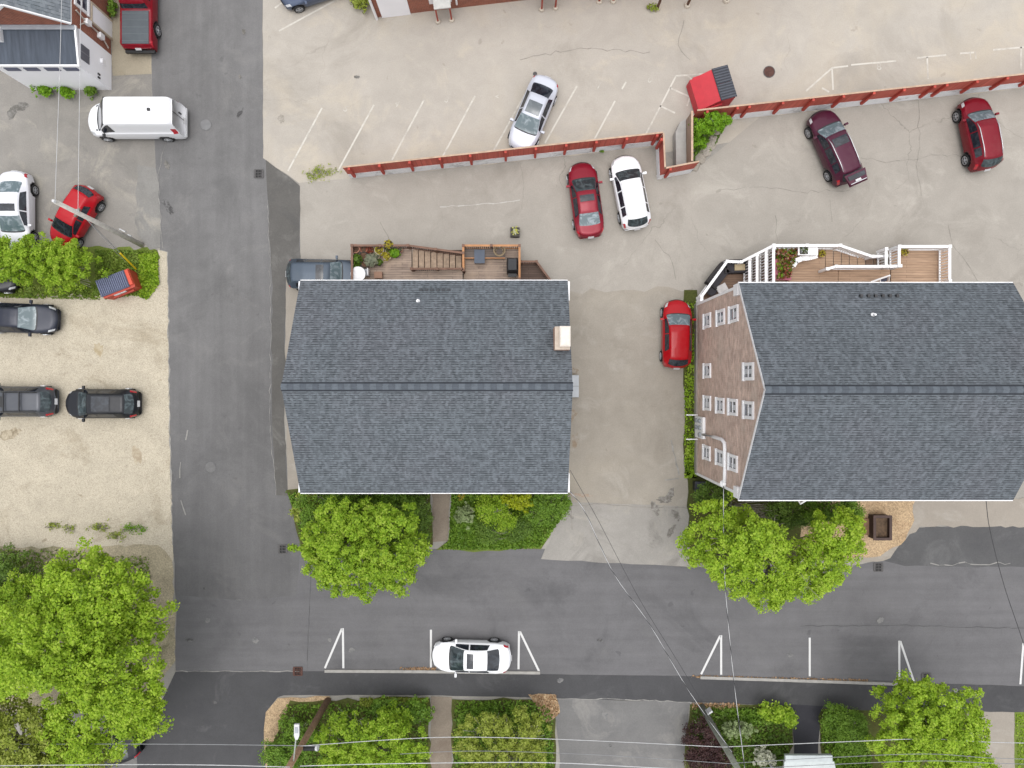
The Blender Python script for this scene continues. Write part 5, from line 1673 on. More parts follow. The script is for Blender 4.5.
# wooden deck behind the corner house
dk = thing('wooden_deck', 'weathered wooden deck with stairs along the back of the corner house', 'deck', (-5, 6.2, 0))
yw = 5.105
def deckfloor(t, pxs, z, th, mat, name='floor', ymin=None):
    pl = [G(x, y, z) for x, y in pxs]
    if ymin is not None:
        pl = [(x, max(y, ymin)) for x, y in pl]
    return MB().prism(pl, z - th, z).build(name, mat, t)
deckfloor(dk, [(352, 300), (411, 300), (462.5, 300), (462.5, 268.6), (411.5, 268.6), (411.5, 248.5), (352, 248.5)][::1], 1.3, .2, m_deck1r, ymin=yw)
for i in range(8):
    z = 1.22 - .075 * i
    a = 412.5 + i * 6.2
    p0, p1 = G(a, 249.5 + i * .9, z), G(a + 5.4, 268.2, z)
    MB().box(((p0[0] + p1[0]) / 2, (p0[1] + p1[1]) / 2, z - .03), (abs(p1[0] - p0[0]), abs(p0[1] - p1[1]), .05)).build('tread', m_tread, dk)
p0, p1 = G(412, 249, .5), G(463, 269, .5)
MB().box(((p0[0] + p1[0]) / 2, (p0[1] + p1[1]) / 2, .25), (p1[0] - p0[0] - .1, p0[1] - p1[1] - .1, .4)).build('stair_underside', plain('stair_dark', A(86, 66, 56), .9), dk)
deckfloor(dk, [(463.5, 300), (519.5, 300), (519.5, 247.5), (463.5, 247.5)], .65, .2, m_deck1r, ymin=yw)
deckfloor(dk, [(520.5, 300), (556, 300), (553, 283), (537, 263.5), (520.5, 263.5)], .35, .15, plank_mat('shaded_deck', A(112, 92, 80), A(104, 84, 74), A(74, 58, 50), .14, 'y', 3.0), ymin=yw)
railing(dk, [(352, 281, 2.2), (352, 245.5, 2.2), (408, 245.5, 2.2), (463, 253, 1.55)], .9, m_rail1, m_balus, m_rail1, 1.7, .12)
railing(dk, [(411.5, 268.8, 2.0), (462, 268.8, 1.55)], .8, m_rail1, m_balus, m_rail1, 1.7, .12)
railing(dk, [(463.3, 270, 1.55), (463.3, 245.6, 1.55), (519.5, 245.6, 1.55), (519.5, 279, 1.55)], .9, m_rail1o, m_balus, m_rail1, 1.75, .12)
railing(dk, [(520.5, 261.5, 1.15), (536.5, 261.5, 1.15), (551, 281, 1.15)], .8, m_rail1, m_balus, m_rail1, 1.2, .12)
p0, p1 = G(464.5, 248.5, 1.05), G(505, 257.5, 1.05)
MB().box(((p0[0] + p1[0]) / 2, (p0[1] + p1[1]) / 2, 1.02), (p1[0] - p0[0], p0[1] - p1[1], .06)).build('bench_seat', plank_mat('grey_bench', A(122, 110, 102), A(110, 98, 92), A(76, 66, 60), .14, 'y', 3.0), dk)
MB().box(((p0[0] + p1[0]) / 2, p1[1] - .03, .98), (p1[0] - p0[0], .06, .16)).build('bench_edge', m_rail1o, dk)

mt_ = plain('steel_mat', A(98, 108, 124), .7, var=.1)
q = G3(479.5, 256.5, 1.15)
tb_ = thing('side_table', 'slate blue square table on the wooden deck bench side', 'table', (q[0], q[1], .65))
MB().box((q[0], q[1], 1.14), (.62, .80, .05)).build('tabletop', mt_, tb_)
for sx in (-.25, .25):
    for sy in (-.33, .33):
        MB().box((q[0] + sx, q[1] + sy, .89), (.05, .05, .46)).build('leg', dark_metal, tb_)
q = G3(512.3, 265.5, 1.3)
gr = thing('grill', 'black covered grill in the corner of the wooden deck', 'grill', (q[0], q[1], .65))
MB().faces([(q[0] + dx * sx, q[1] + dy * sy, z) for z, sx, sy in ((.66, .33, .42), (1.45, .33, .42), (1.72, .24, .32)) for dx, dy in ((-1, -1), (1, -1), (1, 1), (-1, 1))],
           [(0, 1, 5, 4), (1, 2, 6, 5), (2, 3, 7, 6), (3, 0, 4, 7), (4, 5, 9, 8), (5, 6, 10, 9), (6, 7, 11, 10), (7, 4, 8, 11), (8, 9, 10, 11)]).build('cover', plain('grill_cover', A(40, 42, 48), .6), gr)
MB().box((q[0], q[1] - .55, 1.15), (.5, .2, .06)).box((q[0], q[1] - .45, .9), (.06, .06, .5)).build('side_shelf', black_plastic, gr)
q = G3(499.5, 251.5, 1.1)
wr = thing('wire_basket', 'round pale wire plant stand by the deck railing', 'plant stand', (q[0], q[1], 1.06))
mb = MB()
for r_, z_ in ((.22, .02), (.30, .25), (.34, .42)):
    mb.tube([(q[0] + r_ * math.cos(a), q[1] + r_ * math.sin(a), 1.06 + z_) for a in np.linspace(0, 2 * math.pi, 17)], .022, 5)
for k in range(6):
    a = k * math.pi / 3
    mb.tube([(q[0] + .22 * math.cos(a), q[1] + .22 * math.sin(a), 1.08), (q[0] + .34 * math.cos(a), q[1] + .34 * math.sin(a), 1.48)], .018, 5)
mb.build('frame', plain('wicker_pale', A(170, 150, 118), .8), wr)

L_green = leaf_mat('potted_green', [A(60, 84, 24), A(96, 128, 36), A(140, 172, 60)])
L_lime = leaf_mat('potted_lime', [A(96, 140, 24), A(132, 184, 30), A(170, 214, 60)])
L_yel = leaf_mat('potted_yellow', [A(150, 140, 40), A(210, 196, 60), A(120, 120, 40)])
L_grey = leaf_mat('potted_grey', [A(120, 128, 108), A(160, 166, 140), A(196, 196, 170)])
L_red = leaf_mat('potted_red', [A(120, 50, 40), A(170, 80, 60), A(120, 100, 50)])
terra = plain('terracotta', A(186, 118, 94), .85, var=.2)
terra2 = plain('faded_terracotta', A(206, 150, 126), .85, var=.2)
cream = plain('cream_pot', A(206, 194, 164), .7, var=.12)
darkpot = plain('dark_pot', A(66, 58, 52), .7, var=.2)
soil = plain('potting_soil', A(112, 84, 66), .95, var=.3, scale=12)
def pot(px, py, z0, r, mat, label, leaf=None, n=90, lh=.25, group='flower pots on the wooden deck', name='flower_pot'):
    q = G3(px, py, z0 + .35)
    t = thing(name, label, 'flower pot', (q[0], q[1], z0), 0, group)
    h = max(.22, r * 1.5)
    MB().lathe((q[0], q[1], z0), [(r * .7, 0), (r * .95, h - .06), (r * 1.05, h - .06), (r * 1.05, h), (r * .88, h), (r * .84, h - .04)], 16).build('pot', mat, t, smooth=False)
    MB().lathe((q[0], q[1], z0 + h - .05), [(r * .85, 0), (r * .8, .015)], 14).build('soil', soil, t)
    if leaf:
        rng = np.random.default_rng(int(px * 7 + py))
        d = rng.normal(size=(n, 3)); d /= np.linalg.norm(d, axis=1, keepdims=True); d[:, 2] = abs(d[:, 2])
        P = np.array((q[0], q[1], z0 + h)) + d * np.array((r * 1.25, r * 1.25, lh)) * rng.uniform(.4, 1, (n, 1))
        leaf_mesh('plant', P, d + np.array((0, 0, .5)), max(.06, r * .36), leaf, rng, t)
    return t
ZD = 1.3
pot(355.3, 248.7, ZD, .26, terra2, 'large faded terracotta pot in the outer corner of the deck railing')
pot(363.5, 248.9, ZD, .22, terra, 'terracotta pot along the railing, second from the corner')
pot(369.3, 249.2, ZD, .21, terra, 'dark terracotta pot along the railing, third from the corner', L_red, 40, .12)
pot(363.6, 256, ZD, .25, darkpot, 'brown pot with bare soil behind the terracotta row')
pot(379.3, 250, ZD, .28, cream, 'big cream pot standing at the railing', L_yel, 40, .12)
pot(371.2, 260.6, ZD, .33, plain('pale_green_pot', A(188, 186, 160), .7), 'broad pale pot full of grey leaves', L_grey, 130, .22)
pot(376.2, 255.4, ZD, .20, cream, 'small cream pot between the pale pot and the big cream pot', L_grey, 50, .15)
pot(364.6, 263.6, ZD, .24, darkpot, 'dark pot with sparse soil left of the broad pale pot')
pot(387, 256.3, ZD, .23, cream, 'pot of yellow flowers on the open deck boards', L_yel, 70, .2)
pot(395.2, 253.4, ZD, .26, darkpot, 'pot with the brightest lime green bushy plant', L_lime, 160, .35)
pot(388.6, 244.3, ZD + .6, .24, darkpot, 'hanging pot of yellow leaves straddling the top rail', L_yel, 50, .2)
pot(388.3, 250.4, ZD, .18, cream, 'small cream pot under the hanging pot', L_green, 40, .15)
pot(399.6, 249.3, ZD, .17, terra2, 'small pinkish pot at the right end of the pot cluster', L_grey, 30, .1)
pot(357.3, 260, ZD, .28, darkpot, 'dark pot with tall green foliage at the deck end', L_green, 160, .45)
pot(356.5, 268.3, ZD, .24, darkpot, 'dark pot of deep green leaves beside the round white table', L_green, 110, .25)
pot(378.6, 262.4, ZD, .20, darkpot, 'olive leaved pot on the boards right of the broad pale pot', L_green, 70, .2)
q = G3(358, 274, 2.0)
rt = thing('round_table', 'round white garden table at the end of the wooden deck', 'table', (q[0], q[1], ZD))
MB().lathe((q[0], q[1], ZD + .68), [(.42, 0), (.44, .02), (.42, .04)], 24).build('tabletop', white_trim, rt)
MB().lathe((q[0], q[1], ZD), [(.22, 0), (.05, .05), (.05, .68)], 12).build('pedestal', white_trim, rt)
q = G3(365.3, 272.3, 1.8)
rc = thing('garden_chair', 'small pale metal chair beside the round white table', 'chair', (q[0], q[1], ZD))
MB().box((q[0], q[1], ZD + .45), (.40, .40, .04)).build('seat', grey_metal, rc)
MB().box((q[0] + .2, q[1], ZD + .68), (.03, .40, .42)).build('backrest', white_trim, rc)
for sx in (-.17, .17):
    for sy in (-.17, .17):
        MB().box((q[0] + sx, q[1] + sy, ZD + .22), (.04, .04, .42)).build('leg', grey_metal, rc)
q = G3(378.3, 275, 1.6)
bxx = thing('storage_box', 'brown wooden box on the deck boards near the roof edge', 'box', (q[0], q[1], ZD))
MB().box((q[0], q[1], ZD + .17), (.42, .34, .33)).build('body', plain('box_wood', A(158, 122, 100), .8), bxx)
MB().box((q[0], q[1], ZD + .355), (.46, .38, .04)).build('lid', plain('box_lid', A(168, 132, 110), .8), bxx)
# black planter on the asphalt
q = G3(515, 232.3, .3)
bp = thing('planter', 'square black planter with yellow and white flowers alone on the asphalt', 'planter', (q[0], q[1], .01))
MB().box((q[0], q[1], .21), (.56, .56, .40)).build('box', plain('planter_black', A(72, 68, 62), .8, var=.2), bp)
rng = np.random.default_rng(5)
P = np.array((q[0] + .03, q[1] + .04, .42)) + rng.normal(size=(70, 3)) * np.array((.10, .11, .04))
leaf_mesh('flowers', P, rng.normal(size=(70, 3)) * .5 + np.array((0, 0, 1)), .09, [leaf_mat('flower_yellow', [A(220, 220, 60), A(236, 236, 150)]), leaf_mat('flower_white', [A(240, 240, 232), A(220, 226, 170)])], rng, bp)

# white railed deck behind the tall house
yw2 = 4.91
d2k = thing('railed_deck', 'tan deck with white railings and stairs behind the tall house', 'deck', (18, 6, 0))
deckfloor(d2k, [(703, 310), (748, 310), (748, 264), (729.5, 264), (703, 297)], .5, .3, m_deck2b, 'patio_floor', ymin=yw2)
deckfloor(d2k, [(775.5, 310), (838, 310), (838, 270), (825, 270), (825, 249), (775.5, 249)], 1.7, .2, m_deck2, ymin=yw2)
deckfloor(d2k, [(838.5, 310), (890, 310), (890, 269.5), (838.5, 269.5)], 1.695, .2, m_deck2, 'walkway_floor', ymin=yw2)
deckfloor(d2k, [(891, 310), (948, 310), (948, 250.5), (891, 250.5)], 1.2, .2, m_deck2, ymin=yw2)
for i in range(7):
    z = 1.62 - .07 * i
    a = 825.5 + i * 8
    p0, p1 = G(a, 250 + i * .9, z), G(a + 7.6, 268.5, z)
    MB().box(((p0[0] + p1[0]) / 2, (p0[1] + p1[1]) / 2, z - .03), (p1[0] - p0[0] - .02, p0[1] - p1[1], .06)).build('tread', m_deck2 if i < 5 else m_deck2b, d2k)
for i in range(6):
    z = .62 + .18 * i
    a = 750 + i * 4.1
    p0, p1 = G(a, 262 - i * 2, z), G(a + 4.0, 300, z)
    y1_ = max(p1[1], yw2)
    MB().box(((p0[0] + p1[0]) / 2, (p0[1] + y1_) / 2, z - .03), (p1[0] - p0[0] - .01, p0[1] - y1_, .06)).build('tread', m_deck2b, d2k)
rl = lambda pts, h=1.0, ps=2.2: railing(d2k, pts, h, m_vinyl, m_vinyl, m_vinyl, ps, .16, .15, .05, .14)
rl([(701.5, 300, 1.5), (701.5, 296.5, 1.5), (727, 261.5, 1.5), (741, 262, 1.5), (773.5, 245.5, 2.7), (840, 245.5, 2.7), (872, 256.5, 2.1), (886, 256, 1.9)])
rl([(757, 288, 1.95), (757, 255, 1.95)], 1.05)
rl([(749.5, 288, 1.6), (749.5, 259, 1.6)], 1.05)
rl([(773.5, 292, 2.66), (773.5, 247.3, 2.66)], 1.05)
rl([(766, 286, 2.3), (766, 250, 2.3)], 1.05)
rl([(827, 269, 2.7), (836, 266.5, 2.7), (890, 266.5, 2.4), (900, 266, 2.2)])
rl([(886, 266, 2.2), (886, 249, 2.2)])
rl([(899, 266, 2.3), (899, 246.5, 2.3), (949.5, 246.5, 2.3), (949.5, 281, 2.3)], 1.05)

def sofa(px, py, z, rot, L, label, mat):
    q = G3(px, py, z + .5)
    t = thing('patio_sofa', label, 'sofa', (q[0], q[1], z), R(rot), 'dark patio furniture')
    in_frame(t)
    MB().box((0, 0, .22), (L, .75, .34)).build('base', plain('wicker_dark', A(52, 48, 50), .8, var=.25, scale=14) if 'wicker_dark' not in bpy.data.materials else bpy.data.materials['wicker_dark'], t)
    MB().box((0, .32, .55), (L, .14, .36)).build('backrest', bpy.data.materials['wicker_dark'], t)
    MB().box((0, -.04, .43), (L - .2, .60, .10)).build('cushion', mat, t)
    for s in (-1, 1):
        MB().box((s * (L / 2 - .06), -.02, .46), (.12, .72, .20)).build('armrest', bpy.data.materials['wicker_dark'], t)
    return t
m_cush = plain('cushion_charcoal', A(66, 64, 70), .85)
sofa(718.5, 276, .5, 52, 1.5, 'dark wicker sofa along the slanted white railing', m_cush)
s2 = sofa(737, 266.5, .5, 2, 1.5, 'dark wicker bench with a pale pillow under the upper railing', m_cush)
MB().box((.15, -.06, .53), (.62, .36, .10)).build('pillow', plain('pillow_tan', A(204, 186, 152), .9), s2)
q = G3(723, 288.5, 1.1)
st = thing('patio_table', 'small square white table on the brown patio', 'table', (q[0], q[1], .5), R(28))
in_frame(st)
MB().box((0, 0, .46), (.62, .52, .04)).build('tabletop', plain('marble_top', A(222, 218, 216), .5, var=.12), st)
for sx in (-.25, .25):
    for sy in (-.2, .2):
        MB().box((sx, sy, .22), (.05, .05, .44)).build('leg', white_trim, st)
q = G3(712, 290, 1.0)
ac = thing('patio_chair', 'dark round backed chair at the corner of the brown patio', 'chair', (q[0], q[1], .5), R(70))
in_frame(ac)
MB().lathe((0, 0, .30), [(.32, 0), (.34, .08), (.3, .12)], 14).build('seat', m_cush, ac)
MB().tube([(.36 * math.cos(a), .36 * math.sin(a), .62) for a in np.linspace(.3, math.pi - .3, 9)], .05, 6).build('backrest', bpy.data.materials['wicker_dark'], ac)
for a in (.8, 2.3, 3.9, 5.5):
    MB().box((.26 * math.cos(a), .26 * math.sin(a), .15), (.04, .04, .30)).build('leg', dark_metal, ac)

# flower box, bench and white table on the upper deck
L_mix = [leaf_mat('flowers_rust', [A(140, 70, 60), A(190, 110, 84), A(214, 150, 110)]), L_lime, leaf_mat('flowers_olive', [A(112, 116, 52), A(170, 156, 84)]), L_green, L_red, leaf_mat('flowers_cream', [A(214, 190, 150), A(190, 120, 110)])]
pl_poly = [G(776, 249, 2.2), G(796, 249, 2.2), G(794, 262, 2.2), G(790, 277, 2.2), G(776, 280, 2.2)]
fb_ = thing('flower_box', 'long flower box of rust red and green plants on the upper deck', 'flower box', (*pl_poly[0], 1.7))
MB().prism(pl_poly, 1.7, 2.0).build('box', m_vinyl, fb_)
MB().sheet([((x - 13.3) * .9 + 13.3, (y - 6.0) * .9 + 6.0) for x, y in [G(778, 251, 2.0), G(794, 251, 2.0), G(789, 276, 2.0), G(778, 278, 2.0)]], 2.005).build('soil', soil, fb_)
rng = np.random.default_rng(9)
qp = in_poly(pl_poly, 900, rng)
P = np.column_stack([qp, 2.02 + rng.uniform(0, .45, len(qp))])
leaf_mesh('plants', P, rng.normal(size=(len(P), 3)) * .7 + np.array((0, 0, .8)), .11, L_mix, rng, fb_)
pot(800, 249.2, 1.7, .22, darkpot, 'dark pot of rust brown flowers at the upper deck railing', L_red, 70, .2, None)
m_pink = plain('pink_paint', A(208, 120, 140), .7, var=.12)
q = G3(783, 277, 2.15)
pb_ = thing('bench', 'pink painted bench in front of the flower box', 'bench', (q[0], q[1], 1.7))
MB().box((q[0], q[1], 2.14), (.95, .36, .05)).build('seat', m_pink, pb_)
MB().box((q[0] - .40, q[1] + .55, 2.22), (.30, .9, .05)).build('side_shelf', m_pink, pb_)
for sx in (-.4, .4):
    MB().box((q[0] + sx, q[1], 1.91), (.06, .34, .41)).build('leg', m_pink, pb_)
q = G3(808, 250.8, 2.45)
wt = thing('white_table', 'long white table with a dark potted tray by the upper railing', 'table', (q[0], q[1], 1.7))
MB().box((q[0], q[1], 2.43), (1.15, .50, .05)).build('tabletop', m_vinyl, wt)
for sx in (-.52, .52):
    for sy in (-.2, .2):
        MB().box((q[0] + sx, q[1] + sy, 2.05), (.06, .06, .70)).build('leg', m_vinyl, wt)
q = G3(804, 250.3, 2.5)
tr = thing('plant_tray', 'dark tray of mixed seedlings on the long white table', 'tray', (q[0], q[1], 2.46))
MB().box((q[0], q[1], 2.50), (.44, .42, .07)).build('tray', darkpot, tr)
P = np.array((q[0], q[1], 2.56)) + rng.uniform(-1, 1, (60, 3)) * np.array((.2, .18, .03))
leaf_mesh('seedlings', P, rng.normal(size=(60, 3)) * .4 + np.array((0, 0, 1)), .07, [L_grey, L_green, leaf_mat('seedling_white', [A(220, 222, 226), A(180, 186, 196)])], rng, tr)
q = G3(802, 260, 2.1)
wb = thing('white_bench', 'curved white bench between the flower box and the white table', 'bench', (q[0], q[1], 1.7))
sp_ = [G3(793, 266, 2.15), G3(796, 261, 2.15), G3(802, 258.5, 2.15), G3(810, 257.5, 2.15), G3(817, 255.5, 2.15)]
mb = MB()
for a, b in zip(sp_, sp_[1:]):
    mb.bar(a, b, .30, .06)
mb.build('seat', m_vinyl, wb)
for s_ in sp_[::2]:
    MB().box((s_[0], s_[1], 1.91), (.08, .20, .41)).build('leg', m_vinyl, wb)
pot(823, 253.5, 1.7, .19, plain('yellow_pot', A(214, 190, 96), .7), 'yellow pot at the head of the white railed stairs', L_yel, 50, .2, None)
pot(904.8, 251.5, 1.2, .24, plain('sand_pot', A(222, 190, 150), .7), 'sand coloured pot in the corner of the right platform', L_yel, 40, .1, None)
gw_ = thing('deck_gate', 'small white gate frame at the roof edge of the white railed deck', 'gate', G3(882, 279, 1.7))
g1, g2, g3 = G3(871, 282, 2.2), G3(889.5, 275.5, 2.8), G3(888.5, 281, 2.2)
mb = MB().bar(g1, g2, .09, .06); mb.bar(g2, g3, .09, .06); mb.bar(G3(880, 279, 2.4), G3(880.5, 283, 2.2), .06, .05)
mb.build('frame', m_vinyl, gw_)
pp = [G3(881, 279.5, 2.35), G3(888, 277, 2.7), G3(887.5, 281, 2.2), G3(881, 282, 2.2)]
MB().faces([(*p[:2], p[2] - .02) for p in pp] + [(*p[:2], p[2] - .05) for p in pp], [(0, 1, 2, 3), (7, 6, 5, 4), (0, 4, 5, 1), (1, 5, 6, 2), (2, 6, 7, 3), (3, 7, 4, 0)]).build('panel', plain('gate_panel', A(112, 124, 152), .5), gw_)

# wooden planter box on the mulch
q = G3(880.5, 527, .5)
wp = thing('planter_box', 'dark brown raised planter box standing on bark mulch', 'planter box', (q[0], q[1], .04))
m_pb = plain('stained_wood', A(62, 42, 36), .7, var=.25, scale=5)
mb = MB()
for sx in (-1, 1):
    mb.box((q[0] + sx * .46, q[1], .40), (.10, 1.38, .66))
    mb.box((q[0], q[1] + sx * .64, .40), (.82, .10, .66))
mb.build('box', m_pb, wp)
mb = MB()
for sx in (-1, 1):
    mb.box((q[0] + sx * .48, q[1], .75), (.16, 1.50, .04))
    mb.box((q[0], q[1] + sx * .67, .75), (.80, .16, .04))
mb.build('rim', plain('stained_rim', A(72, 48, 40), .6, var=.2), wp)
MB().box((q[0], q[1], .30), (.83, 1.19, .40)).build('soil', plain('planter_soil', A(104, 84, 66), .95, var=.45, scale=5), wp)
q = G3(869, 527, .2)
sb = thing('timber_edging', 'short tan timber board lying beside the brown planter box', 'board', (q[0], q[1], .05))
MB().box((q[0] - .25, q[1], .13), (.55, 1.0, .10)).build('board', plain('tan_board', A(150, 118, 92), .85, var=.2), sb)
MB().box((q[0] + .10, q[1], .18), (.08, 1.1, .25)).build('edge', m_pb, sb)

# porch of the house below the frame
po = thing('entry_porch', 'pale grey porch roof at the end of the black path', 'porch', (*G(810, 775), 0))
m_porch = plain('porch_metal', A(196, 204, 206), .5, metal=.2, var=.12, scale=2)
fx0, fx1, fy0 = G(785.5, 757, 3.0)[0], G(832.5, 757, 3.0)[0], G(810, 755.5, 3.0)[1]
MB().faces([(fx0, fy0, 3.0), (fx1, fy0, 3.0), (fx1, fy0 - .35, 3.0), (fx0, fy0 - .35, 3.0), (fx0, fy0, 2.8), (fx1, fy0, 2.8), (fx1, fy0 - .35, 2.8), (fx0, fy0 - .35, 2.8)], [(0, 3, 2, 1), (0, 1, 5, 4), (3, 0, 4, 7), (1, 2, 6, 5)]).build('fascia', m_porch, po)
MB().prism([(fx0 - .05, fy0 - .36), (fx1 + .10, fy0 - .36), (fx1 + .55, fy0 - 2.2), (fx0 - .15, fy0 - 2.2)], 2.84, 2.98).build('roof', plain('porch_sheet', A(206, 214, 214), .45, metal=.15, var=.10), po)
for x in (fx0 + .1, fx1 - .1):
    MB().box((x, fy0 - 1.9, 1.4), (.12, .12, 2.75)).build('post', white_trim, po)
MB().box(((fx0 + fx1) / 2 - .2, fy0 - 1.3, 2.995), (.7, .5, .03)).build('roof_patch', plain('patch_grey', A(150, 158, 160), .5), po)
hs_ = thing('house', 'house corner below the bottom edge behind the porch', 'house', (20, -28, 0))
MB().prism([(14.2, -32), (23.5, -32), (23.5, -24.2), (14.2, -24.2)], 0, 3.6).build('wall', sidingA, hs_)
MB().prism([(13.9, -32.3), (23.8, -32.3), (23.8, -23.9), (13.9, -23.9)], 3.6, 3.75).build('roof', roofC, hs_)

# ------------------------------------------------------------------ trees, hedges, shrubs
L_maple = leaf_mat('maple_leaves', [A(134, 164, 62), A(172, 212, 54), A(202, 234, 74), A(226, 248, 114)], .44)
L_lush = leaf_mat('lush_leaves', [A(120, 152, 56), A(164, 206, 50), A(196, 228, 74), A(222, 242, 112)], .46)
L_dark = leaf_mat('dark_leaves', [A(76, 104, 36), A(108, 142, 50), A(140, 168, 72)], .2)
L_mid = leaf_mat('mid_leaves', [A(88, 126, 34), A(124, 164, 52), A(158, 192, 74)], .3)
L_olive = leaf_mat('olive_leaves', [A(136, 156, 48), A(172, 188, 74), A(204, 212, 112)], .3)
L_purple = leaf_mat('purple_leaves', [A(52, 34, 36), A(78, 50, 50), A(96, 66, 58)], .15)
L_pale = leaf_mat('pale_leaves', [A(128, 150, 96), A(158, 176, 120), A(186, 198, 150)], .2)
L_white = leaf_mat('white_blossom', [A(200, 202, 176), A(226, 228, 206), A(150, 160, 110)], .2)
L_grass = leaf_mat('grass_blades', [A(96, 124, 44), A(134, 164, 58), A(170, 184, 86)], .2)
L_lime2 = leaf_mat('lime_leaves', [A(130, 150, 10), A(172, 186, 20), A(200, 208, 50)], .3)
L_brown = leaf_mat('dead_leaves', [A(176, 136, 100), A(206, 170, 130), A(150, 116, 88)], .1)

def lobe(px, py, z, rpx, rz, ry=None):
    k = (H - z) / F
    x, y = G(px, py, z)
    return (x, y, z, rpx * k, (ry or rpx) * k, rz)

tree('street_tree', 'huge lime green tree covering the bottom left corner', 'tree', G(118, 640), [lobe(92, 590, 7.5, 52, 2.2, 46), lobe(140, 612, 6.0, 30, 1.6, 34), lobe(60, 640, 8.2, 60, 2.4, 50), lobe(118, 668, 7.0, 50, 2.0, 48), lobe(140, 700, 5.5, 32, 1.6, 34), lobe(20, 650, 6.5, 44, 2.0, 46), lobe(92, 720, 5.5, 50, 1.8, 44)],
     1150, 30, .165, L_maple, 101, .24, sig=.25, shell=.45)
tree('street_tree', 'yellow green tree filling the very corner below the huge lime tree', 'tree', G(30, 745), [lobe(22, 735, 5.5, 52, 2.0, 44), lobe(70, 760, 5.0, 44, 1.8, 34), lobe(-40, 700, 6, 60, 2.2, 60)],
     520, 30, .16, L_olive, 102, .2, sig=.25, shell=.5)
tree('shrub', 'dark green shrub behind the huge lime tree at the left edge', 'shrub', G(12, 585), [lobe(10, 575, 1.6, 26, 1.2, 26), lobe(-25, 580, 1.6, 30, 1.3, 30)], 170, 26, .12, L_dark, 103, .07)
tree('shrub', 'light green rounded shrub between the dark shrub and the lime tree', 'shrub', G(22, 600), [lobe(20, 598, 2.6, 26, 1.3, 24)], 150, 28, .13, L_lush, 104, .08)
tree('street_tree', 'bright round tree overhanging the street corner by the house', 'tree', G(350, 532), [lobe(350, 518, 5.2, 34, 1.6, 20), lobe(385, 522, 5.0, 30, 1.5, 20), lobe(352, 540, 5.6, 34, 1.8, 26), lobe(332, 556, 5.0, 32, 1.5, 28), lobe(382, 552, 5.2, 30, 1.6, 28), lobe(352, 578, 4.2, 30, 1.3, 22), lobe(395, 572, 4.3, 22, 1.2, 20), lobe(318, 545, 4.2, 22, 1.2, 20), lobe(410, 548, 3.8, 20, 1.1, 20)],
     560, 30, .15, L_lush, 105, .15, sig=.20, shell=.45)
tree('shrub', 'dark dense shrub under the eave behind the bright corner tree', 'shrub', G(375, 508), [lobe(350, 506, 2.3, 24, 1.3, 16), lobe(392, 506, 2.4, 26, 1.4, 18), lobe(318, 510, 2.0, 20, 1.1, 16)], 230, 28, .12, L_mid, 106, .08)
tree('shrub', 'deep green loose shrub beside the brick garden path', 'shrub', G(418, 518), [lobe(415, 512, 1.1, 17, .9, 24), lobe(412, 535, 0.9, 16, .7, 16)], 120, 26, .10, L_dark, 107, .05)
tree('shrub', 'narrow yellow green shrub at the house corner by the concrete strip', 'shrub', G(305, 505), [lobe(308, 508, 1.4, 12, .9, 16)], 60, 26, .10, L_olive, 108, .05)
tree('street_tree', 'wide light green tree in front of the tall house', 'tree', G(762, 535), [lobe(725, 548, 5.4, 36, 1.6, 34), lobe(752, 540, 6.2, 34, 1.8, 32), lobe(770, 572, 4.8, 34, 1.5, 32), lobe(735, 575, 4.4, 26, 1.3, 18), lobe(762, 592, 4.2, 20, 1.1, 14), lobe(815, 560, 5.4, 32, 1.6, 28), lobe(835, 532, 5.6, 30, 1.5, 24), lobe(802, 580, 4.4, 26, 1.3, 18), lobe(722, 512, 5.0, 24, 1.3, 14), lobe(698, 542, 4.6, 18, 1.1, 20)],
     620, 29, .15, L_maple, 109, .16, sig=.22, shell=.4, branches=20)
tree('shrub', 'dark green shrub under the eave left of the wide tree', 'shrub', G(712, 505), [lobe(712, 496, 1.8, 18, 1.2, 12), lobe(790, 512, 1.6, 26, 1.2, 12)], 130, 26, .12, L_dark, 110, .07)
tree('shrub', 'mid green shrub below the roof edge between tree and mulch bed', 'shrub', G(838, 512), [lobe(838, 510, 2.2, 22, 1.3, 12), lobe(812, 512, 2.0, 14, 1.1, 10)], 120, 26, .12, L_mid, 111, .06)
tree('street_tree', 'compact round lime tree at the bottom right by the parking lines', 'tree', G(920, 725), [lobe(918, 712, 5.6, 40, 1.8, 34), lobe(950, 722, 5.2, 36, 1.7, 34), lobe(896, 738, 4.8, 30, 1.6, 34), lobe(930, 748, 5.0, 44, 1.7, 32), lobe(970, 755, 4.2, 24, 1.3, 24), lobe(905, 692, 4.6, 26, 1.3, 18)],
     560, 30, .15, L_maple, 112, .16, sig=.20, shell=.5)
tree('hedge', 'bright leafy hedge between the left parking area and the gravel', 'hedge', G(40, 262), [lobe(8, 258, 1.8, 24, 1.2, 24), lobe(38, 254, 2.0, 24, 1.3, 22), lobe(62, 262, 2.1, 26, 1.3, 24), lobe(82, 270, 1.7, 20, 1.0, 18), lobe(60, 280, 1.3, 22, .9, 14), lobe(20, 272, 1.4, 24, 1.0, 14), lobe(-40, 262, 1.8, 40, 1.3, 26)],
     520, 28, .13, L_lush, 113, .08, sig=.17)
tree('shrub', 'lime bush growing from the wall beside the red dumpster', 'shrub', G(702, 132), [lobe(698, 128, 1.1, 10, .7, 9), lobe(712, 124, 1.4, 11, .8, 9), lobe(722, 122, 1.3, 8, .7, 7), lobe(697, 142, .7, 8, .5, 9)], 130, 24, .11, L_lime, 114, .05, sig=.13, branches=6)
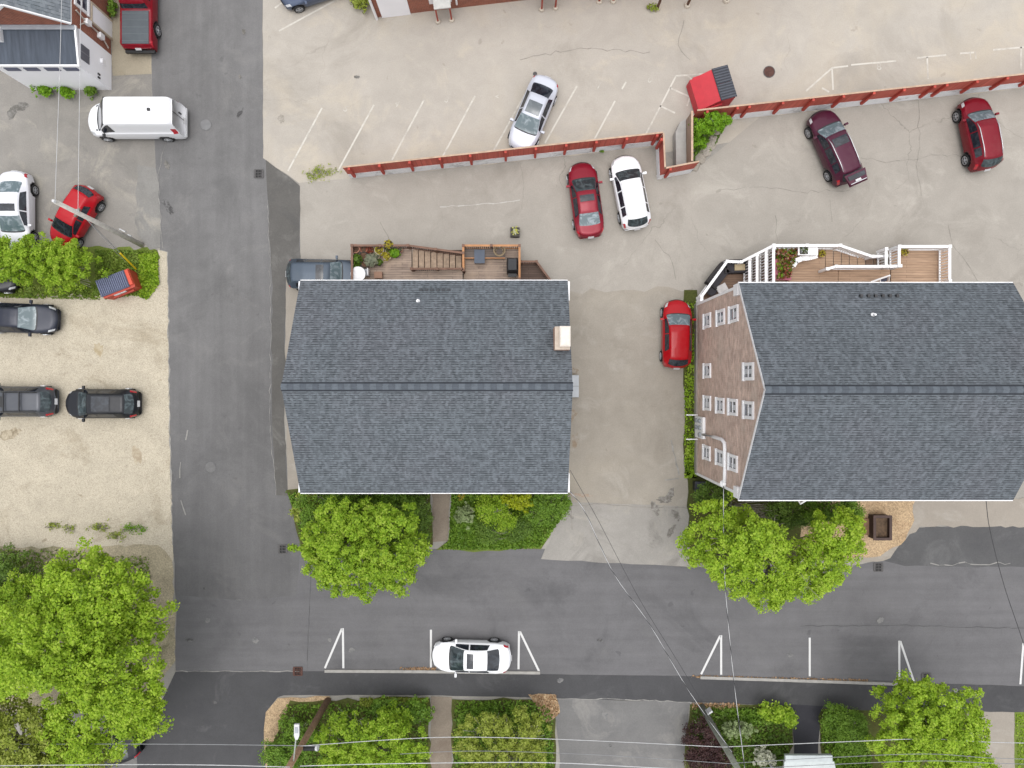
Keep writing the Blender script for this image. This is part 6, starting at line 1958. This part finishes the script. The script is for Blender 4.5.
tree('shrub', 'round grey green bush beside the brick garden path', 'shrub', G(465, 516), [lobe(464.5, 514.5, .75, 9.5, .6)], 60, 26, .08, L_pale, 115, .03, sig=.10, branches=5)
tree('shrub', 'yellow lime bush half under the eave of the corner house', 'shrub', G(518, 500), [lobe(518, 498, 1.2, 16, .8, 10)], 80, 26, .11, L_lime2, 116, .04, sig=.14, branches=6)
tree('shrub', 'leafy green shrub at the driveway corner of the house', 'shrub', G(552, 508), [lobe(552, 503, 1.3, 18, .9, 14), lobe(540, 512, .9, 16, .7, 12)], 110, 26, .11, L_mid, 117, .05)
tree('shrub', 'loose mid green shrub in the middle of the lawn patch before the house', 'shrub', G(495, 512), [lobe(492, 508, .8, 14, .7, 12), lobe(505, 520, .7, 12, .5, 10)], 110, 22, .11, L_lush, 130, .04)
tree('shrub', 'darker loose shrub at the street side of the lawn patch', 'shrub', G(520, 530), [lobe(518, 528, .6, 14, .5, 9), lobe(488, 530, .5, 10, .4, 8)], 105, 22, .10, L_dark, 131, .03)
tree('shrub', 'tiny yellow flowering plant at the end of the brick garden path', 'shrub', G(461, 497.5), [lobe(461.5, 497, .4, 3.2, .25)], 8, 20, .06, L_yel, 118, .015, sig=.06, branches=3)
tree('small_tree', 'light green small tree in the bottom bed right of the brown pole', 'tree', G(375, 745), [lobe(350, 735, 2.8, 32, 1.2, 22), lobe(390, 742, 3.2, 34, 1.3, 26), lobe(352, 762, 2.8, 34, 1.2, 18), lobe(400, 765, 2.8, 30, 1.2, 20), lobe(395, 720, 2.2, 20, .9, 14)], 400, 28, .13, L_lush, 119, .09, sig=.18)
tree('small_tree', 'olive green small tree in the bed beside the grey driveway', 'tree', G(505, 748), [lobe(485, 738, 2.4, 30, 1.1, 26), lobe(520, 730, 2.4, 26, 1.1, 26), lobe(505, 762, 2.8, 44, 1.2, 24)], 330, 28, .12, L_olive, 120, .08, sig=.18, branches=24)
tree('shrub', 'mid green shrub at the left end of the bottom bed by the lamp', 'shrub', G(290, 752), [lobe(284, 752, 1.5, 20, .9, 16), lobe(300, 735, 1.2, 18, .7, 18)], 130, 26, .11, L_mid, 121, .05)
tree('shrub', 'green shrub along the sidewalk in the middle of the bottom bed', 'shrub', G(405, 708), [lobe(390, 708, 1.3, 18, .8, 9), lobe(415, 710, 1.2, 16, .8, 12)], 100, 26, .10, L_mid, 122, .04)
tree('shrub', 'purple leaved shrub beside the grey green pole', 'shrub', G(702, 748), [lobe(700, 742, 1.1, 18, .8, 26), lobe(715, 758, 1.2, 18, .8, 16)], 170, 26, .10, L_purple, 123, .04)
tree('shrub', 'round pale green bush under the twisted cable', 'shrub', G(731, 729), [lobe(731, 728.5, .8, 8, .6)], 50, 26, .08, L_pale, 124, .03, sig=.1, branches=5)
tree('shrub', 'smaller pale bush right behind the twisted cable', 'shrub', G(745, 727), [lobe(745, 727, .8, 6, .6, 8)], 36, 26, .08, L_pale, 125, .03, sig=.1, branches=5)
tree('shrub', 'white flowering shrub beside the pale porch roof', 'shrub', G(765, 758), [lobe(764, 757, .9, 10, .6, 9)], 60, 26, .08, L_white, 126, .03, sig=.12, branches=5)
tree('shrub', 'bright green shrub at the corner of the bed by the black path', 'shrub', G(778, 712), [lobe(774, 711, .9, 15, .6, 8), lobe(788, 718, .7, 6, .5, 6)], 90, 26, .10, L_lush, 127, .04)
tree('shrub', 'dark green shrub between black path and round lime tree', 'shrub', G(842, 722), [lobe(832, 718, .9, 12, .6, 12), lobe(850, 728, 1.0, 14, .7, 18)], 130, 26, .10, L_mid, 128, .04)
for px, py, r_, lab in ((44.5, 91, 8, 'largest weed clump at the foot of the white annex wall'), (64, 92, 9, 'wide middle weed clump at the foot of the white annex wall'), (91, 91, 5.5, 'smallest weed clump at the foot of the white annex wall')):
    tree('weed_clump', lab, 'weeds', G(px, py), [lobe(px, py, .25, r_, .3, 3.0), lobe(px + 3, py + 1, .3, r_ * .5, .4, 4.0)], int(8 * r_), 16, .085, L_lime if px < 90 else L_mid, int(px), .02, 'weeds along the annex wall', sig=.13, branches=4)
for px, py, r_, lab in ((137, 529, 9, 'bright weed clump near the road edge of the gravel lot'), (102, 527, 7, 'weed clump in the gravel left of the bright one'), (55, 526, 5, 'small weed tuft in the middle of the gravel edge'), (118, 536, 6, 'yellowish weed tuft between the gravel clumps'), (70, 528, 4, 'tiny weed tuft farthest left on the gravel')):
    tree('weed_clump', lab, 'weeds', G(px, py), [lobe(px, py, .05, r_, .07, r_ * .55), lobe(px - r_, py - 1, .04, r_ * .8, .05, r_ * .35)], int(5 * r_), 7, .06, L_lime if px > 130 else L_olive, int(px), .02, 'weeds on the gravel lot', sig=.15, branches=4)
tree('weed_clump', 'mossy yellow weeds at the left end of the red fence', 'weeds', G(320, 174), [lobe(314, 175, .06, 8, .08, 5), lobe(330, 172, .06, 10, .08, 4), lobe(318, 169, .06, 6, .08, 3)], 60, 9, .055, L_olive, 7, .015, sig=.16, branches=4)
tree('weed_clump', 'weeds at the back corner of the paved lot above the brick wall', 'weeds', G(364, 4), [lobe(362, 2, .3, 9, .3, 6)], 50, 16, .10, L_olive, 8, .02, sig=.2, branches=4)
tree('weed_clump', 'little weed tuft at the base of the wall above the white crossover', 'weeds', G(602, 150), [lobe(602, 150, .1, 2.5, .12, 2)], 6, 14, .07, L_mid, 9, .012, sig=.06, branches=3)
tree('weed_clump', 'weeds along the brick building beside the crimson pickup', 'weeds', G(113, 8), [lobe(113, 8, .3, 3, .3, 9)], 26, 18, .09, L_mid, 10, .02, sig=.12, branches=4)
tree('weed_clump', 'weed tuft at the foot of the wooden post on the top edge', 'weeds', G(652, 8), [lobe(652, 8, .15, 5, .2, 3)], 16, 14, .08, L_olive, 11, .012, sig=.12, branches=3)
# low green strip along the clapboard wall, plants one cannot count
def gc(name, pxs, n, size, hmax, mat, seed, label, cat, **k):
    return ground_cover(name, PX(*pxs), n, size, hmax, mat, seed, label, cat, **k)
gc('strip_planting', [(684, 300), (696, 300), (696, 476), (684, 478)], 1400, .10, .28, L_lush, 201, 'low green planting strip along the pinkish tan brick wall', 'ground cover', clump=.35)
gc('front_planting', [(452, 490), (568, 490), (560, 520), (541, 547), (500, 549), (438, 549), (449, 541)], 12000, .10, .22, L_mid, 202, 'mixed green ground cover in front of the corner house', 'ground cover', clump=.45)
gc('front_planting', [(286, 492), (429, 492), (431, 543), (420, 547), (304, 546), (292, 502)], 5000, .11, .25, L_mid, 203, 'dark ground cover under the bright corner tree', 'ground cover', clump=.4)
gc('bed_planting', [(284, 704), (428, 700), (428, 800), (270, 800), (268, 762)], 6500, .11, .28, L_mid, 204, 'dark ground cover of the bed around the brown pole', 'ground cover', clump=.4)
gc('bed_edging', [(360, 697), (428, 697), (428, 704), (360, 705)], 900, .10, .25, L_olive, 215, 'yellow green fringe of the bed along the sidewalk', 'ground cover')
gc('bed_planting', [(454, 700), (530, 700), (552, 708), (555, 800), (454, 800)], 6500, .11, .25, L_mid, 205, 'green ground cover of the bed left of the grey driveway', 'ground cover', clump=.4)
gc('bed_planting', [(692, 706), (784, 707), (791, 714), (791, 744), (780, 768), (780, 800), (688, 800)], 5000, .11, .22, L_dark, 206, 'dark ground cover of the bed around the green pole', 'ground cover', clump=.4)
gc('bed_planting', [(710, 708), (784, 708), (790, 722), (740, 724)], 2200, .11, .30, L_mid, 216, 'lighter leaves along the front of the pole bed', 'ground cover', clump=.3)
gc('bed_planting', [(823, 710), (864, 712), (875, 800), (842, 800), (821, 742)], 3600, .11, .26, L_mid, 207, 'low leaves of the bed right of the black path', 'ground cover', clump=.3)
gc('grass', [(1015, 714), (1200, 716), (1200, 800), (1019, 800)], 5000, .09, .12, L_lush, 208, 'bright lawn at the bottom right corner', 'grass')
gc('grass', [(96, 250), (156, 251), (158, 284), (146, 296), (110, 297), (96, 292)], 5200, .08, .12, L_grass, 209, 'rough grass around the rusty red dumpster', 'grass')
gc('grass', [(140, 255), (158, 252), (160, 284), (148, 300), (140, 296)], 1800, .10, .22, L_lush, 217, 'bright weeds at the street end of the grass strip', 'grass')
gc('grass', [(-100, 548), (70, 550), (150, 556), (150, 640), (-100, 640)], 7000, .10, .14, L_grass, 210, 'sparse grass of the verge under the huge lime tree', 'grass', clump=.5)
gc('grass', [(-60, 282), (100, 286), (100, 300), (-60, 296)], 2200, .09, .10, L_grass, 211, 'thin grass along the lower side of the leafy hedge', 'grass')
gc('grass', [(690, 126), (728, 122), (712, 150), (694, 165)], 1600, .09, .12, L_mid, 212, 'grass tuft between the wall and the lower lot', 'grass')
gc('leaf_litter', [(690, 675), (868, 679), (868, 681.5), (690, 677)], 420, .08, .03, L_brown, 213, 'brown leaf litter along the kerb on the right', 'leaf litter')
gc('leaf_litter', [(400, 667), (436, 667), (436, 670), (400, 670)], 160, .08, .03, L_brown, 214, 'brown leaf litter at the kerb before the white sedan', 'leaf litter')
gc('leaf_litter', [(530, 694), (556, 694), (560, 714), (546, 722)], 420, .09, .08, L_brown, 218, 'tan dead leaves at the corner of the driveway bed', 'leaf litter')
gc('leaf_litter', [(692, 702), (740, 703), (738, 710), (692, 709)], 420, .08, .06, L_brown, 219, 'tan dead grass at the front of the pole bed', 'leaf litter')
rk = thing('boulder_edge', 'broken pale stones edging the grass below the lime bush', 'stones', (*G(710, 145), 0))
rng = np.random.default_rng(77)
for i, (px, py, r_) in enumerate(((717, 133, .22), (713, 139, .28), (711, 146, .32), (705, 152, .36), (700, 159, .34), (695, 166, .30))):
    q = G(px, py)
    mb = MB().lathe((q[0], q[1], 0), [(r_, 0), (r_ * .95, r_ * .3), (r_ * .6, r_ * .5), (r_ * .15, r_ * .55)], 9)
    mb.v = [(x + rng.normal() * .04, y + rng.normal() * .04, max(0, z + rng.normal() * .015)) for x, y, z in mb.v]
    mb.build('stone', m_concrete, rk)
